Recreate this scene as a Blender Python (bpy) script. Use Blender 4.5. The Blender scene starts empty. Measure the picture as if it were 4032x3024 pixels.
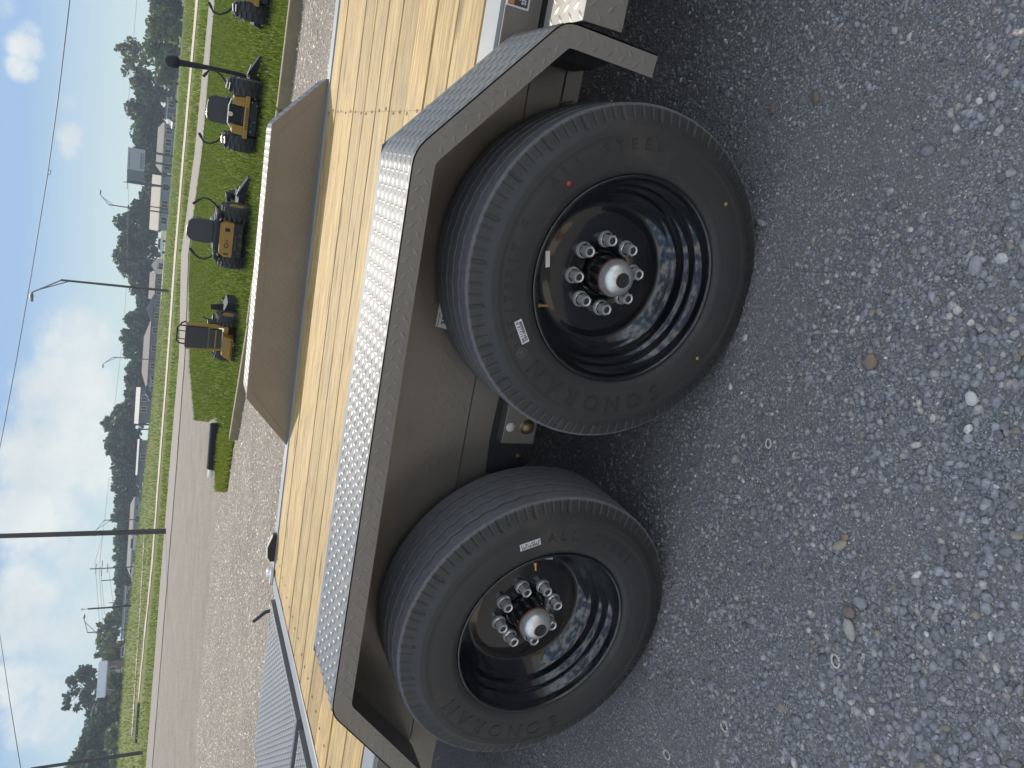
import bpy, math, random
import numpy as np
from mathutils import Vector, Matrix

random.seed(7)
RNG = np.random.default_rng(11)
SC = bpy.context.scene
COL = SC.collection
R = math.radians

# ------------------------------------------------------------------ camera
CAM = Vector((0.16564, -1.41218, 1.34577))
YAW, PITCH, ROLL, FPX = -0.291993, 0.454918, 0.062012, 2897.716


def cam_axes():
    f = Vector((math.sin(YAW) * math.cos(PITCH), math.cos(YAW) * math.cos(PITCH), -math.sin(PITCH)))
    r = Vector((math.cos(YAW), -math.sin(YAW), 0))
    u = r.cross(f)
    c, s = math.cos(ROLL), math.sin(ROLL)
    return c * r + s * u, -s * r + c * u, f


AR, AU, AF = cam_axes()
cam_data = bpy.data.cameras.new('camera')
cam = bpy.data.objects.new('camera', cam_data)
COL.objects.link(cam)
# the phone was held on its side, so the picture's right is the world's down
cam.matrix_world = Matrix.Translation(CAM) @ Matrix((-AU, AR, -AF)).transposed().to_4x4()
cam_data.sensor_fit = 'HORIZONTAL'
cam_data.sensor_width = 36
cam_data.lens = FPX / 4032 * 36
cam_data.clip_start = 0.05
cam_data.clip_end = 6000
SC.camera = cam

# ------------------------------------------------------------------ sky, sun, exposure
SUN_EL = R(44)
SUN_AZ = R(-8)          # measured from +Y towards +X
world = bpy.data.worlds.new('World')
SC.world = world
world.use_nodes = True
NT = world.node_tree
NT.nodes.clear()


def wn(t, **kw):
    n = NT.nodes.new(t)
    for k, v in kw.items():
        setattr(n, k, v)
    return n


def lk(a, b):
    NT.links.new(a, b)


def ray_dir(px, py):
    return (AF * FPX + AR * (1512 - py) - AU * (px - 2016)).normalized()


wout = wn('ShaderNodeOutputWorld')
wbg = wn('ShaderNodeBackground')
wbg.inputs['Strength'].default_value = 0.125
lk(wbg.outputs[0], wout.inputs[0])
sky = wn('ShaderNodeTexSky', sky_type='NISHITA', sun_disc=False)
sky.sun_elevation = SUN_EL
sky.sun_rotation = SUN_AZ
sky.air_density = 1.0
sky.dust_density = 0.6
sky.ozone_density = 1.6
tc = wn('ShaderNodeTexCoord')
GEN = tc.outputs['Generated']


def wmath(op, a, b=None, clamp=False):
    n = wn('ShaderNodeMath', operation=op, use_clamp=clamp)
    for i, v in enumerate((a, b)):
        if v is None:
            continue
        if isinstance(v, (int, float)):
            n.inputs[i].default_value = v
        else:
            lk(v, n.inputs[i])
    return n.outputs[0]


def wnoise(scale, detail=6, rough=0.6, stretch=(1, 1, 1)):
    mp = wn('ShaderNodeMapping')
    mp.inputs['Scale'].default_value = stretch
    lk(GEN, mp.inputs['Vector'])
    n = wn('ShaderNodeTexNoise')
    n.inputs['Scale'].default_value = scale
    n.inputs['Detail'].default_value = detail
    n.inputs['Roughness'].default_value = rough
    lk(mp.outputs[0], n.inputs['Vector'])
    return n.outputs['Fac']


# cumulus banks: photo pixel of the middle, radius in pixels, weight
BLOBS = [(300, 1330, 150, .75), (250, 1560, 190, .95), (190, 1800, 190, 1.), (150, 2020, 160, 1.),
         (230, 2180, 190, .7), (110, 2330, 130, .9), (60, 2480, 120, .9), (190, 2560, 170, .62),
         (70, 2690, 110, .85), (170, 2800, 150, .8), (330, 2300, 200, .55), (360, 1800, 230, .75),
         (98, 185, 62, .82), (86, 268, 54, .8), (112, 128, 44, .6), (280, 535, 56, .8), (268, 592, 44, .7),
         (8, 20, 50, .5), (268, 405, 40, .42)]
acc = None
for bx, by, br, bw in BLOBS:
    d = ray_dir(bx, by)
    dp = wn('ShaderNodeVectorMath', operation='DOT_PRODUCT')
    lk(GEN, dp.inputs[0])
    dp.inputs[1].default_value = d
    mr = wn('ShaderNodeMapRange', interpolation_type='SMOOTHSTEP')
    lk(dp.outputs['Value'], mr.inputs['Value'])
    mr.inputs['From Min'].default_value = math.cos(br * 1.15 / FPX)
    mr.inputs['From Max'].default_value = math.cos(br * 0.15 / FPX)
    mr.inputs['To Max'].default_value = bw
    acc = mr.outputs[0] if acc is None else wmath('MAXIMUM', acc, mr.outputs[0])
nz = wnoise(13, 8, 0.62)
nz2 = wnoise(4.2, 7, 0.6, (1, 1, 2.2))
wide = wn('ShaderNodeMapRange', interpolation_type='SMOOTHSTEP')   # unseen clouds, spread wide to add fill light
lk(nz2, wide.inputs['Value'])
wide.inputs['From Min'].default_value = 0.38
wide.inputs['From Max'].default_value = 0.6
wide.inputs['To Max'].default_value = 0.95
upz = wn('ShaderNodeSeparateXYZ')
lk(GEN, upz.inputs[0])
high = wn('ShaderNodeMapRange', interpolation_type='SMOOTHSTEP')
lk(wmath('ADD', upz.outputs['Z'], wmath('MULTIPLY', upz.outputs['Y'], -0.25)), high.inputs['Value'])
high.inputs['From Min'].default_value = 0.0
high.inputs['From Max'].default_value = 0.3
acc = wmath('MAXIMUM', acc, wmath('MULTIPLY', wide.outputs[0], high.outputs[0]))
nz3 = wnoise(52, 6, 0.65, (1, 1, 1.5))
mask_in = wmath('ADD', acc, wmath('ADD', wmath('MULTIPLY', wmath('SUBTRACT', nz, 0.5), 1.1), wmath('MULTIPLY', wmath('SUBTRACT', nz3, 0.5), 0.75)))
mk = wn('ShaderNodeMapRange', interpolation_type='SMOOTHSTEP')
lk(mask_in, mk.inputs['Value'])
mk.inputs['From Min'].default_value = 0.22
mk.inputs['From Max'].default_value = 1.02
mk.inputs['To Max'].default_value = 0.9
shade_n = wnoise(7, 5, 0.55)
cc = wn('ShaderNodeValToRGB')
cc.color_ramp.elements[0].position = 0.34
cc.color_ramp.elements[0].color = (2.75, 3.05, 3.2, 1)
cc.color_ramp.elements[1].position = 0.6
cc.color_ramp.elements[1].color = (3.95, 4.05, 3.85, 1)
lk(shade_n, cc.inputs[0])
# pale haze towards the horizon
sepx = wn('ShaderNodeSeparateXYZ')
lk(GEN, sepx.inputs[0])
hz = wn('ShaderNodeMapRange', interpolation_type='SMOOTHSTEP')
lk(sepx.outputs['Z'], hz.inputs['Value'])
hz.inputs['From Min'].default_value = 0.55
hz.inputs['From Max'].default_value = 0.12
hz.inputs['To Max'].default_value = 0.95
hc = wn('ShaderNodeValToRGB')
for k in range(2):
    hc.color_ramp.elements.new(0.5)
for e, (p, c) in zip(hc.color_ramp.elements, [(0.0, (0.68, 0.86, 0.87)), (0.06, (0.58, 0.76, 0.84)), (0.14, (0.33, 0.53, 0.84)), (0.3, (0.24, 0.43, 0.80))]):
    e.position = p
    e.color = (*c, 1)
lk(sepx.outputs['Z'], hc.inputs[0])
hsc = wn('ShaderNodeVectorMath', operation='SCALE')
hsc.inputs['Scale'].default_value = 3.75
lk(hc.outputs[0], hsc.inputs[0])
tn = wn('ShaderNodeMix', data_type='RGBA', blend_type='MULTIPLY')
tn.inputs['Factor'].default_value = 1.0
lk(sky.outputs[0], tn.inputs['A'])
tn.inputs['B'].default_value = (0.95, 0.95, 0.93, 1)
m1 = wn('ShaderNodeMix', data_type='RGBA')
lk(hz.outputs[0], m1.inputs['Factor'])
lk(tn.outputs['Result'], m1.inputs['A'])
lk(hsc.outputs[0], m1.inputs['B'])
m2 = wn('ShaderNodeMix', data_type='RGBA')
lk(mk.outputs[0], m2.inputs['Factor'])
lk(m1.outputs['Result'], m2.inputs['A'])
# clouds overhead and behind are brightened to add fill light
cloud_fill = wn('ShaderNodeVectorMath', operation='SCALE')
lk(cc.outputs[0], cloud_fill.inputs[0])
lk(wmath('ADD', 1.0, wmath('MULTIPLY', high.outputs[0], 1.1)), cloud_fill.inputs['Scale'])
lk(cloud_fill.outputs[0], m2.inputs['B'])
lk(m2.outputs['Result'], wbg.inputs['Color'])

sun_d = bpy.data.lights.new('sun', 'SUN')
sun_d.energy = 2.5
sun_d.angle = R(0.55)
sun_d.color = (1.0, 0.9, 0.74)
sun = bpy.data.objects.new('sun', sun_d)
COL.objects.link(sun)
sv = Vector((math.sin(SUN_AZ) * math.cos(SUN_EL), math.cos(SUN_AZ) * math.cos(SUN_EL), math.sin(SUN_EL)))
sun.rotation_euler = sv.to_track_quat('Z', 'Y').to_euler()
SC.view_settings.view_transform = 'Standard'
SC.view_settings.look = 'None'
SC.view_settings.exposure = 0.85
SC.view_settings.gamma = 1.0
SC.view_settings.use_curve_mapping = False
SC.render.engine = 'CYCLES'
SC.cycles.max_bounces = 6
SC.cycles.transparent_max_bounces = 8
SC.cycles.use_denoising = True


# ------------------------------------------------------------------ helpers: objects
def tag(o, label=None, cat=None, group=None, kind=None):
    for k, v in (('label', label), ('category', cat), ('group', group), ('kind', kind)):
        if v:
            o[k] = v
    return o


def empty(name, loc=(0, 0, 0), rz=0, parent=None):
    o = bpy.data.objects.new(name, None)
    COL.objects.link(o)
    o.location = loc
    o.rotation_euler = (0, 0, rz)
    o.empty_display_size = 0.1
    if parent:
        o.parent = parent
    return o


def link_mesh(name, me, parent=None):
    o = bpy.data.objects.new(name, me)
    COL.objects.link(o)
    if parent:
        o.parent = parent
    return o


def kids(o):
    return [c for c in bpy.data.objects if c.parent == o]


def copy_tree(o, parent=None):
    c = o.copy()
    COL.objects.link(c)
    c.parent = parent
    for ch in kids(o):
        copy_tree(ch, c)
    return c


class MB:
    """collects boxes, tubes, lathes and loose faces into one mesh object"""

    def __init__(s):
        s.v, s.f, s.sm = [], [], []

    def add(s, vs, fs, smooth=False, M=None):
        n = len(s.v)
        s.v += [tuple(M @ Vector(p)) if M else tuple(p) for p in vs]
        s.f += [tuple(i + n for i in q) for q in fs]
        s.sm += [smooth] * len(fs)
        return s

    def box(s, x0, x1, y0, y1, z0, z1, M=None, b=0.0):
        if b <= 0:
            vs = [(x, y, z) for z in (z0, z1) for y in (y0, y1) for x in (x0, x1)]
            fs = [(0, 2, 3, 1), (4, 5, 7, 6), (0, 1, 5, 4), (2, 6, 7, 3), (0, 4, 6, 2), (1, 3, 7, 5)]
            return s.add(vs, fs, False, M)
        # chamfered box: three rings
        vs = []
        for z, i in ((z0, b), (z0 + b, 0), (z1 - b, 0), (z1, b)):
            c = b
            a0, a1, c0, c1 = x0 + i, x1 - i, y0 + i, y1 - i
            vs += [(a0 + c, c0, z), (a1 - c, c0, z), (a1, c0 + c, z), (a1, c1 - c, z),
                   (a1 - c, c1, z), (a0 + c, c1, z), (a0, c1 - c, z), (a0, c0 + c, z)]
        fs = [tuple(reversed(range(8))), tuple(range(24, 32))]
        for k in range(3):
            for j in range(8):
                p, q = k * 8 + j, k * 8 + (j + 1) % 8
                fs.append((p, q, q + 8, p + 8))
        return s.add(vs, fs, False, M)

    def prism(s, poly, a0, a1, axis='y', M=None):
        """poly: (x,z) outline for axis y, (x,y) for axis z, (y,z) for axis x"""
        n = len(poly)
        f = {'y': lambda p, a: (p[0], a, p[1]), 'z': lambda p, a: (p[0], p[1], a), 'x': lambda p, a: (a, p[0], p[1])}[axis]
        vs = [f(p, a0) for p in poly] + [f(p, a1) for p in poly]
        fs = [tuple(range(n)), tuple(reversed(range(n, 2 * n)))]
        fs += [((i + 1) % n, i, i + n, (i + 1) % n + n) for i in range(n)]
        return s.add(vs, fs, False, M)

    def tube(s, pts, r, n=8, M=None, cap=True, smooth=True):
        pts = [Vector(p) for p in pts]
        rs = r if isinstance(r, (list, tuple)) else [r] * len(pts)
        vs, fs = [], []
        up = None
        for i, p in enumerate(pts):
            t = (pts[min(i + 1, len(pts) - 1)] - pts[max(i - 1, 0)]).normalized()
            if up is None:
                a = Vector((0, 0, 1)) if abs(t.z) < 0.9 else Vector((1, 0, 0))
                up = (a - t * a.dot(t)).normalized()
            else:
                up = (up - t * up.dot(t)).normalized()
            w = t.cross(up)
            for k in range(n):
                an = 2 * math.pi * k / n
                vs.append(p + rs[i] * (math.cos(an) * up + math.sin(an) * w))
        for i in range(len(pts) - 1):
            for k in range(n):
                a, b = i * n + k, i * n + (k + 1) % n
                fs.append((a, b, b + n, a + n))
        s.add(vs, fs, smooth, M)
        if cap:
            m = len(pts) - 1
            s.add(vs[:n], [tuple(reversed(range(n)))], False, M)
            s.add(vs[m * n:], [tuple(range(n))], False, M)
        return s

    def lathe(s, prof, n=64, M=None, smooth=True, wob=None, cap=False, rad=None, flat=None):
        """prof: (y, r) along the Y axis, turned about Y"""
        vs, fs = [], []
        for j, (y, r) in enumerate(prof):
            for k in range(n):
                a = 2 * math.pi * k / n
                yy = y + (wob(j, a) if wob else 0)
                q = r - (rad(j, k) if rad else 0)
                vs.append((q * math.cos(a), yy, q * math.sin(a)))
        for j in range(len(prof) - 1):
            for k in range(n):
                a, b = j * n + k, j * n + (k + 1) % n
                fs.append((a, a + n, b + n, b))
        if flat:
            k0, k1 = flat[0] * n, flat[1] * n
            m0 = len(s.v)
            s.add(vs, fs[:k0] + fs[k1:], smooth, M)
            s.f += [tuple(i + m0 for i in q) for q in fs[k0:k1]]
            s.sm += [False] * (k1 - k0)
        else:
            s.add(vs, fs, smooth, M)
        if cap:
            s.add(vs[:n], [tuple(range(n))], False, M)
            s.add(vs[-n:], [tuple(reversed(range(n)))], False, M)
        return s

    def build(s, name, mat, parent=None, loc=None, rz=None):
        me = bpy.data.meshes.new(name)
        me.from_pydata(s.v, [], s.f)
        me.polygons.foreach_set('use_smooth', s.sm)
        me.update()
        if mat:
            me.materials.append(mat)
        o = link_mesh(name, me, parent)
        if loc:
            o.location = loc
        if rz is not None:
            o.rotation_euler = (0, 0, rz)
        return o


def np_mesh(name, V, F, mat, cols=None, smooth=False, parent=None, kind=None):
    """V (n,3), F (m,k) arrays -> one mesh object, optional per-face colours"""
    me = bpy.data.meshes.new(name)
    k = F.shape[1]
    me.vertices.add(len(V))
    me.vertices.foreach_set('co', V.astype(np.float32).ravel())
    me.loops.add(F.size)
    me.loops.foreach_set('vertex_index', F.astype(np.int32).ravel())
    me.polygons.add(len(F))
    me.polygons.foreach_set('loop_start', np.arange(0, F.size, k, dtype=np.int32))
    if smooth:
        me.polygons.foreach_set('use_smooth', np.ones(len(F), bool))
    if cols is not None:
        at = me.color_attributes.new('tint', 'FLOAT_COLOR', 'POINT')
        c4 = np.ones((len(V), 4), np.float32)
        c4[:, :3] = cols
        at.data.foreach_set('color', c4.ravel())
    me.update(calc_edges=True)
    me.materials.append(mat)
    o = link_mesh(name, me, parent)
    if kind:
        o['kind'] = kind
    return o


# ------------------------------------------------------------------ helpers: materials
def new_mat(name):
    m = bpy.data.materials.new(name)
    m.use_nodes = True
    nt = m.node_tree
    b = nt.nodes['Principled BSDF']
    return m, nt, b


def simple(name, col, rough=0.5, metal=0.0, coat=0.0, spec=0.5, noise=0.0, nscale=30, bump=0.0, emis=None):
    m, nt, b = new_mat(name)
    b.inputs['Base Color'].default_value = (*col, 1)
    b.inputs['Roughness'].default_value = rough
    b.inputs['Metallic'].default_value = metal
    b.inputs['Coat Weight'].default_value = coat
    b.inputs['Coat Roughness'].default_value = 0.04
    b.inputs['Specular IOR Level'].default_value = spec
    if noise or bump:
        t = nt.nodes.new('ShaderNodeTexCoord')
        n = nt.nodes.new('ShaderNodeTexNoise')
        n.inputs['Scale'].default_value = nscale
        n.inputs['Detail'].default_value = 5
        nt.links.new(t.outputs['Object'], n.inputs['Vector'])
        if noise:
            x = nt.nodes.new('ShaderNodeMix')
            x.data_type = 'RGBA'
            x.inputs['A'].default_value = (*[max(0, c * (1 - noise)) for c in col], 1)
            x.inputs['B'].default_value = (*[min(1, c * (1 + noise)) for c in col], 1)
            nt.links.new(n.outputs['Fac'], x.inputs['Factor'])
            nt.links.new(x.outputs['Result'], b.inputs['Base Color'])
        if bump:
            bp = nt.nodes.new('ShaderNodeBump')
            bp.inputs['Strength'].default_value = bump
            bp.inputs['Distance'].default_value = 0.01
            nt.links.new(n.outputs['Fac'], bp.inputs['Height'])
            nt.links.new(bp.outputs[0], b.inputs['Normal'])
    return m


class G:
    """tiny node-graph writer for one material"""

    def __init__(s, name):
        s.m, s.nt, s.b = new_mat(name)

    def n(s, t, **kw):
        o = s.nt.nodes.new(t)
        for k, v in kw.items():
            setattr(o, k, v)
        return o

    def l(s, a, b):
        s.nt.links.new(a, b)

    def put(s, sock, v):
        if isinstance(v, (int, float)):
            sock.default_value = v
        elif isinstance(v, tuple):
            sock.default_value = (*v, 1) if len(v) == 3 and len(sock.default_value) == 4 else v
        else:
            s.l(v, sock)

    def coord(s, scale=(1, 1, 1), kind='Object', rot=(0, 0, 0)):
        t = s.n('ShaderNodeTexCoord')
        mp = s.n('ShaderNodeMapping')
        mp.inputs['Scale'].default_value = scale
        mp.inputs['Rotation'].default_value = rot
        s.l(t.outputs[kind], mp.inputs['Vector'])
        return mp.outputs[0]

    def noise(s, vec, scale, detail=5, rough=0.55, dist=0.0):
        o = s.n('ShaderNodeTexNoise')
        o.inputs['Scale'].default_value = scale
        o.inputs['Detail'].default_value = detail
        o.inputs['Roughness'].default_value = rough
        o.inputs['Distortion'].default_value = dist
        s.l(vec, o.inputs['Vector'])
        return o.outputs['Fac']

    def vor(s, vec, scale, out='Distance', rnd=1.0):
        o = s.n('ShaderNodeTexVoronoi')
        o.inputs['Scale'].default_value = scale
        o.inputs['Randomness'].default_value = rnd
        s.l(vec, o.inputs['Vector'])
        return o.outputs[out]

    def ramp(s, fac, stops, mode='LINEAR'):
        o = s.n('ShaderNodeValToRGB')
        cr = o.color_ramp
        cr.interpolation = mode
        while len(cr.elements) < len(stops):
            cr.elements.new(0.5)
        for e, (p, c) in zip(cr.elements, stops):
            e.position = p
            e.color = (*c, 1) if isinstance(c, tuple) else (c, c, c, 1)
        s.put(o.inputs[0], fac)
        return o.outputs[0]

    def math(s, op, a, b=0.0, clamp=False):
        o = s.n('ShaderNodeMath', operation=op, use_clamp=clamp)
        s.put(o.inputs[0], a)
        s.put(o.inputs[1], b)
        return o.outputs[0]

    def mix(s, fac, a, b, mode='MIX'):
        o = s.n('ShaderNodeMix', data_type='RGBA', blend_type=mode)
        s.put(o.inputs['Factor'], fac)
        s.put(o.inputs['A'], a)
        s.put(o.inputs['B'], b)
        return o.outputs['Result']

    def bump(s, h, strength=0.5, dist=0.01, normal=None):
        o = s.n('ShaderNodeBump')
        o.inputs['Strength'].default_value = strength
        o.inputs['Distance'].default_value = dist
        s.l(h, o.inputs['Height'])
        if normal:
            s.l(normal, o.inputs['Normal'])
        return o.outputs[0]

    def set(s, **kw):
        for k, v in kw.items():
            s.put(s.b.inputs[k.replace('_', ' ')], v)
        return s.m


def steel_mat(name, base, metal, rough, fleck=0.12):
    g = G(name)
    v = g.coord()
    n1 = g.noise(v, 6, 6, 0.6)
    n2 = g.noise(v, 160, 3, 0.6)
    n3 = g.noise(g.coord((1.5, 1.5, 6)), 4, 8, 0.75)
    c = g.mix(n1, tuple(c * (1 - fleck) for c in base), tuple(min(1, c * (1 + fleck)) for c in base))
    rg = g.math('ADD', g.math('MULTIPLY', n1, 0.16), rough - 0.08)
    dirt = g.ramp(n3, [(0.55, 0.0), (0.78, 0.55)])
    c = g.mix(dirt, c, (0.19, 0.165, 0.135))
    rg = g.math('ADD', rg, g.math('MULTIPLY', dirt, 0.3))
    return g.set(Base_Color=c, Metallic=g.math('MULTIPLY', g.math('SUBTRACT', 1.0, dirt), metal), Roughness=rg, Normal=g.bump(n2, 0.05, 0.002))


M_STEEL = steel_mat('grey_metallic_paint', (0.31, 0.30, 0.285), 0.7, 0.40)
M_PLATE = steel_mat('grey_treadplate_paint', (0.145, 0.146, 0.148), 0.3, 0.40)
M_PANEL = steel_mat('satin_grey_paint', (0.255, 0.24, 0.22), 0.6, 0.31, 0.16)
M_RAIL = steel_mat('light_steel', (0.22, 0.225, 0.23), 0.4, 0.45)
M_RAMP = steel_mat('ramp_treadplate', (0.165, 0.175, 0.185), 0.3, 0.42)
M_BLACK = simple('black_steel', (0.022, 0.024, 0.028), 0.45, 0.0, noise=0.3, nscale=40)
M_DARK = simple('dark_steel', (0.05, 0.052, 0.055), 0.5, 0.2, noise=0.3, nscale=20)
M_RIM = simple('gloss_black_enamel', (0.006, 0.0065, 0.009), 0.16, 0.0, coat=1.0)
M_ZINC = simple('bright_zinc', (0.88, 0.88, 0.86), 0.17, 0.55, noise=0.15, nscale=200)
M_CAP = simple('dull_zinc', (0.78, 0.78, 0.76), 0.34, 0.75, noise=0.25, nscale=120)
M_RUBBERCAP = simple('black_rubber_plug', (0.03, 0.032, 0.035), 0.5)
M_RUST = simple('rusty_primer', (0.22, 0.09, 0.05), 0.7, noise=0.5, nscale=200)
M_BRASS = simple('brass', (0.62, 0.36, 0.12), 0.3, 1.0)
M_WHITE = simple('white_paper', (0.78, 0.77, 0.74), 0.6)
M_INK = simple('black_ink', (0.03, 0.03, 0.035), 0.6)
M_PURPLE = simple('violet_ink', (0.16, 0.12, 0.35), 0.6)
M_ORANGE = simple('orange_print', (0.75, 0.23, 0.06), 0.5)
M_NAVY = simple('charcoal_print', (0.055, 0.06, 0.07), 0.45)
M_REDDOT = simple('red_paint_dot', (0.45, 0.06, 0.05), 0.6)
M_YDOT = simple('ochre_paint_dot', (0.5, 0.3, 0.07), 0.6)


def tyre_mat():
    g = G('tyre_rubber')
    t = g.n('ShaderNodeTexCoord')
    sx = g.n('ShaderNodeSeparateXYZ')
    g.l(t.outputs['Object'], sx.inputs[0])
    ang = g.math('ARCTAN2', sx.outputs['Z'], sx.outputs['X'])
    rad = g.math('SQRT', g.math('ADD', g.math('MULTIPLY', sx.outputs['X'], sx.outputs['X']),
                                g.math('MULTIPLY', sx.outputs['Z'], sx.outputs['Z'])))
    v = g.coord()
    n1 = g.noise(v, 9, 6, 0.65)
    n2 = g.noise(v, 70, 4, 0.6)
    # dusty tread and shoulder, darker clean sidewall
    tread = g.n('ShaderNodeMapRange', interpolation_type='SMOOTHSTEP')
    g.l(rad, tread.inputs[0])
    tread.inputs['From Min'].default_value = 0.3765
    tread.inputs['From Max'].default_value = 0.383
    dust = g.math('MULTIPLY', tread.outputs[0], g.math('ADD', g.math('MULTIPLY', n2, 0.7), 0.45), True)
    side = g.mix(n1, (0.040, 0.041, 0.043), (0.064, 0.062, 0.060))
    col = g.mix(dust, side, (0.22, 0.22, 0.235))
    # brown scuff on the sidewall
    sc = g.ramp(g.noise(g.coord((1, 1, 1)), 5.5, 6, 0.7), [(0.55, 0.0), (0.75, 0.55)])
    col = g.mix(sc, col, (0.12, 0.095, 0.075))
    h = g.math('ADD', 1.0, 0.0)
    # sipes across the ribs
    saw2 = g.math('FRACT', g.math('ADD', g.math('MULTIPLY', ang, 64 / 6.28318), g.math('MULTIPLY', sx.outputs['Y'], 9.0)))
    cut2 = g.math('MULTIPLY', g.math('LESS_THAN', saw2, 0.05), g.math('GREATER_THAN', rad, 0.381))
    h = g.math('SUBTRACT', h, g.math('MULTIPLY', cut2, 0.7))
    hh = g.math('ADD', h, g.math('MULTIPLY', n2, 0.12))
    return g.set(Base_Color=col, Roughness=g.math('ADD', 0.5, g.math('MULTIPLY', dust, 0.35)),
                 Normal=g.bump(hh, 0.8, 0.004), Specular_IOR_Level=0.4)


M_TYRE = tyre_mat()
M_LETTER = simple('raised_rubber_lettering', (0.036, 0.036, 0.037), 0.5)


def wood_mat():
    g = G('yellow_pine_board')
    oi = g.n('ShaderNodeObjectInfo')
    t = g.n('ShaderNodeTexCoord')
    sh = g.n('ShaderNodeVectorMath', operation='ADD')
    g.l(t.outputs['Object'], sh.inputs[0])
    cmb = g.n('ShaderNodeCombineXYZ')
    g.l(g.math('MULTIPLY', oi.outputs['Random'], 37.0), cmb.inputs['X'])
    g.l(g.math('MULTIPLY', oi.outputs['Random'], 11.0), cmb.inputs['Y'])
    g.l(cmb.outputs[0], sh.inputs[1])
    mp = g.n('ShaderNodeMapping')
    mp.inputs['Scale'].default_value = (0.55, 9.0, 9.0)
    g.l(sh.outputs[0], mp.inputs['Vector'])
    grain = g.noise(mp.outputs[0], 5.5, 9, 0.72, 1.6)
    mp2 = g.n('ShaderNodeMapping')
    mp2.inputs['Scale'].default_value = (1.2, 60.0, 60.0)
    g.l(sh.outputs[0], mp2.inputs['Vector'])
    fine = g.noise(mp2.outputs[0], 4.0, 4, 0.6)
    mp3 = g.n('ShaderNodeMapping')
    mp3.inputs['Scale'].default_value = (2.2, 9.0, 9.0)
    g.l(sh.outputs[0], mp3.inputs['Vector'])
    stain = g.noise(mp3.outputs[0], 1.7, 6, 0.7, 0.5)
    kn = g.vor(mp3.outputs[0], 1.05)
    c = g.ramp(grain, [(0.39, (0.17, 0.11, 0.045)), (0.46, (0.29, 0.20, 0.08)), (0.53, (0.385, 0.285, 0.12)), (0.62, (0.46, 0.365, 0.17))])
    c = g.mix(g.math('MULTIPLY', g.ramp(fine, [(0.42, 1.0), (0.58, 0.0)]), 0.5), c, (0.36, 0.225, 0.09))
    c = g.mix(g.ramp(stain, [(0.50, 0.0), (0.68, 0.75)]), c, (0.21, 0.165, 0.105))
    c = g.mix(g.ramp(kn, [(0.06, 0.95), (0.2, 0.0)]), c, (0.12, 0.07, 0.03))
    tint = g.ramp(oi.outputs['Random'], [(0.0, (0.82, 0.80, 0.76)), (0.5, (1, 1, 1)), (1.0, (1.14, 1.1, 1.05))])
    c = g.mix(1.0, c, tint, 'MULTIPLY')
    return g.set(Base_Color=c, Roughness=0.62, Specular_IOR_Level=0.3,
                 Normal=g.bump(g.math('ADD', grain, g.math('MULTIPLY', fine, 0.5)), 0.25, 0.004))


M_WOOD = wood_mat()


def tinted(name, rough=0.85, spec=0.25, trans=0.0, detail=0.25, dscale=120, sheen=0):
    """per-stone / per-leaf colour from the mesh's own tint attribute"""
    g = G(name)
    a = g.n('ShaderNodeVertexColor', layer_name='tint')
    n = g.noise(g.coord(), dscale, 4, 0.6)
    c = g.mix(1.0, a.outputs['Color'], g.ramp(n, [(0.3, 1 - detail), (0.7, 1 + detail)]), 'MULTIPLY')
    g.set(Base_Color=c, Roughness=rough, Specular_IOR_Level=spec)
    if trans:
        tr = g.n('ShaderNodeBsdfTranslucent')
        g.l(g.mix(1.0, c, (1.25, 1.5, 0.55), 'MULTIPLY'), tr.inputs['Color'])
        mx = g.n('ShaderNodeMixShader')
        mx.inputs[0].default_value = trans
        out = g.nt.nodes['Material Output']
        g.l(g.b.outputs[0], mx.inputs[1])
        g.l(tr.outputs[0], mx.inputs[2])
        g.l(mx.outputs[0], out.inputs['Surface'])
    return g.m


M_STONE = tinted('gravel_stone', 0.8, 0.3, 0, 0.3, 140)
M_LEAF = tinted('tree_leaf', 0.6, 0.3, 0.25, 0.15, 0.5)
M_BLADE = tinted('grass_blade', 0.9, 0.03, 0.4, 0.1, 3)
M_TRUNK = simple('bark', (0.07, 0.06, 0.05), 0.9, noise=0.4, nscale=5)


def gravel_mat():
    g = G('gravel_lot_ground')
    v = g.coord()
    a = g.vor(v, 85, 'Color')
    b = g.vor(v, 210, 'Color')
    sa = g.n('ShaderNodeSeparateColor')
    g.l(a, sa.inputs[0])
    sb = g.n('ShaderNodeSeparateColor')
    g.l(b, sb.inputs[0])
    big = g.noise(v, 0.9, 6, 0.6)
    streak = g.noise(g.coord((0.35, 2.4, 1), rot=(0, 0, R(38))), 1.3, 6, 0.6)
    stops = [(0.0, (0.09, 0.08, 0.072)), (0.35, (0.24, 0.215, 0.185)), (0.7, (0.37, 0.33, 0.285)),
             (0.93, (0.52, 0.475, 0.42)), (1.0, (0.72, 0.69, 0.64))]
    c1 = g.ramp(sa.outputs[0], stops)
    c2 = g.ramp(sb.outputs[0], stops)
    c = g.mix(0.5, c1, c2)
    c = g.mix(g.ramp(streak, [(0.42, 0.0), (0.62, 0.5)]), c, (0.33, 0.285, 0.235))
    mot = g.noise(v, 14, 5, 0.75)
    c = g.mix(1.0, c, g.ramp(big, [(0.3, 0.72), (0.7, 0.96)]), 'MULTIPLY')
    c = g.mix(1.0, c, g.ramp(mot, [(0.35, 0.72), (0.65, 1.2)]), 'MULTIPLY')
    h = g.math('ADD', g.vor(v, 85), g.math('MULTIPLY', g.vor(v, 210), 0.5))
    return g.set(Base_Color=c, Roughness=0.95, Specular_IOR_Level=0.15, Normal=g.bump(h, 0.7, 0.012))


M_GRAVEL = gravel_mat()


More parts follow.
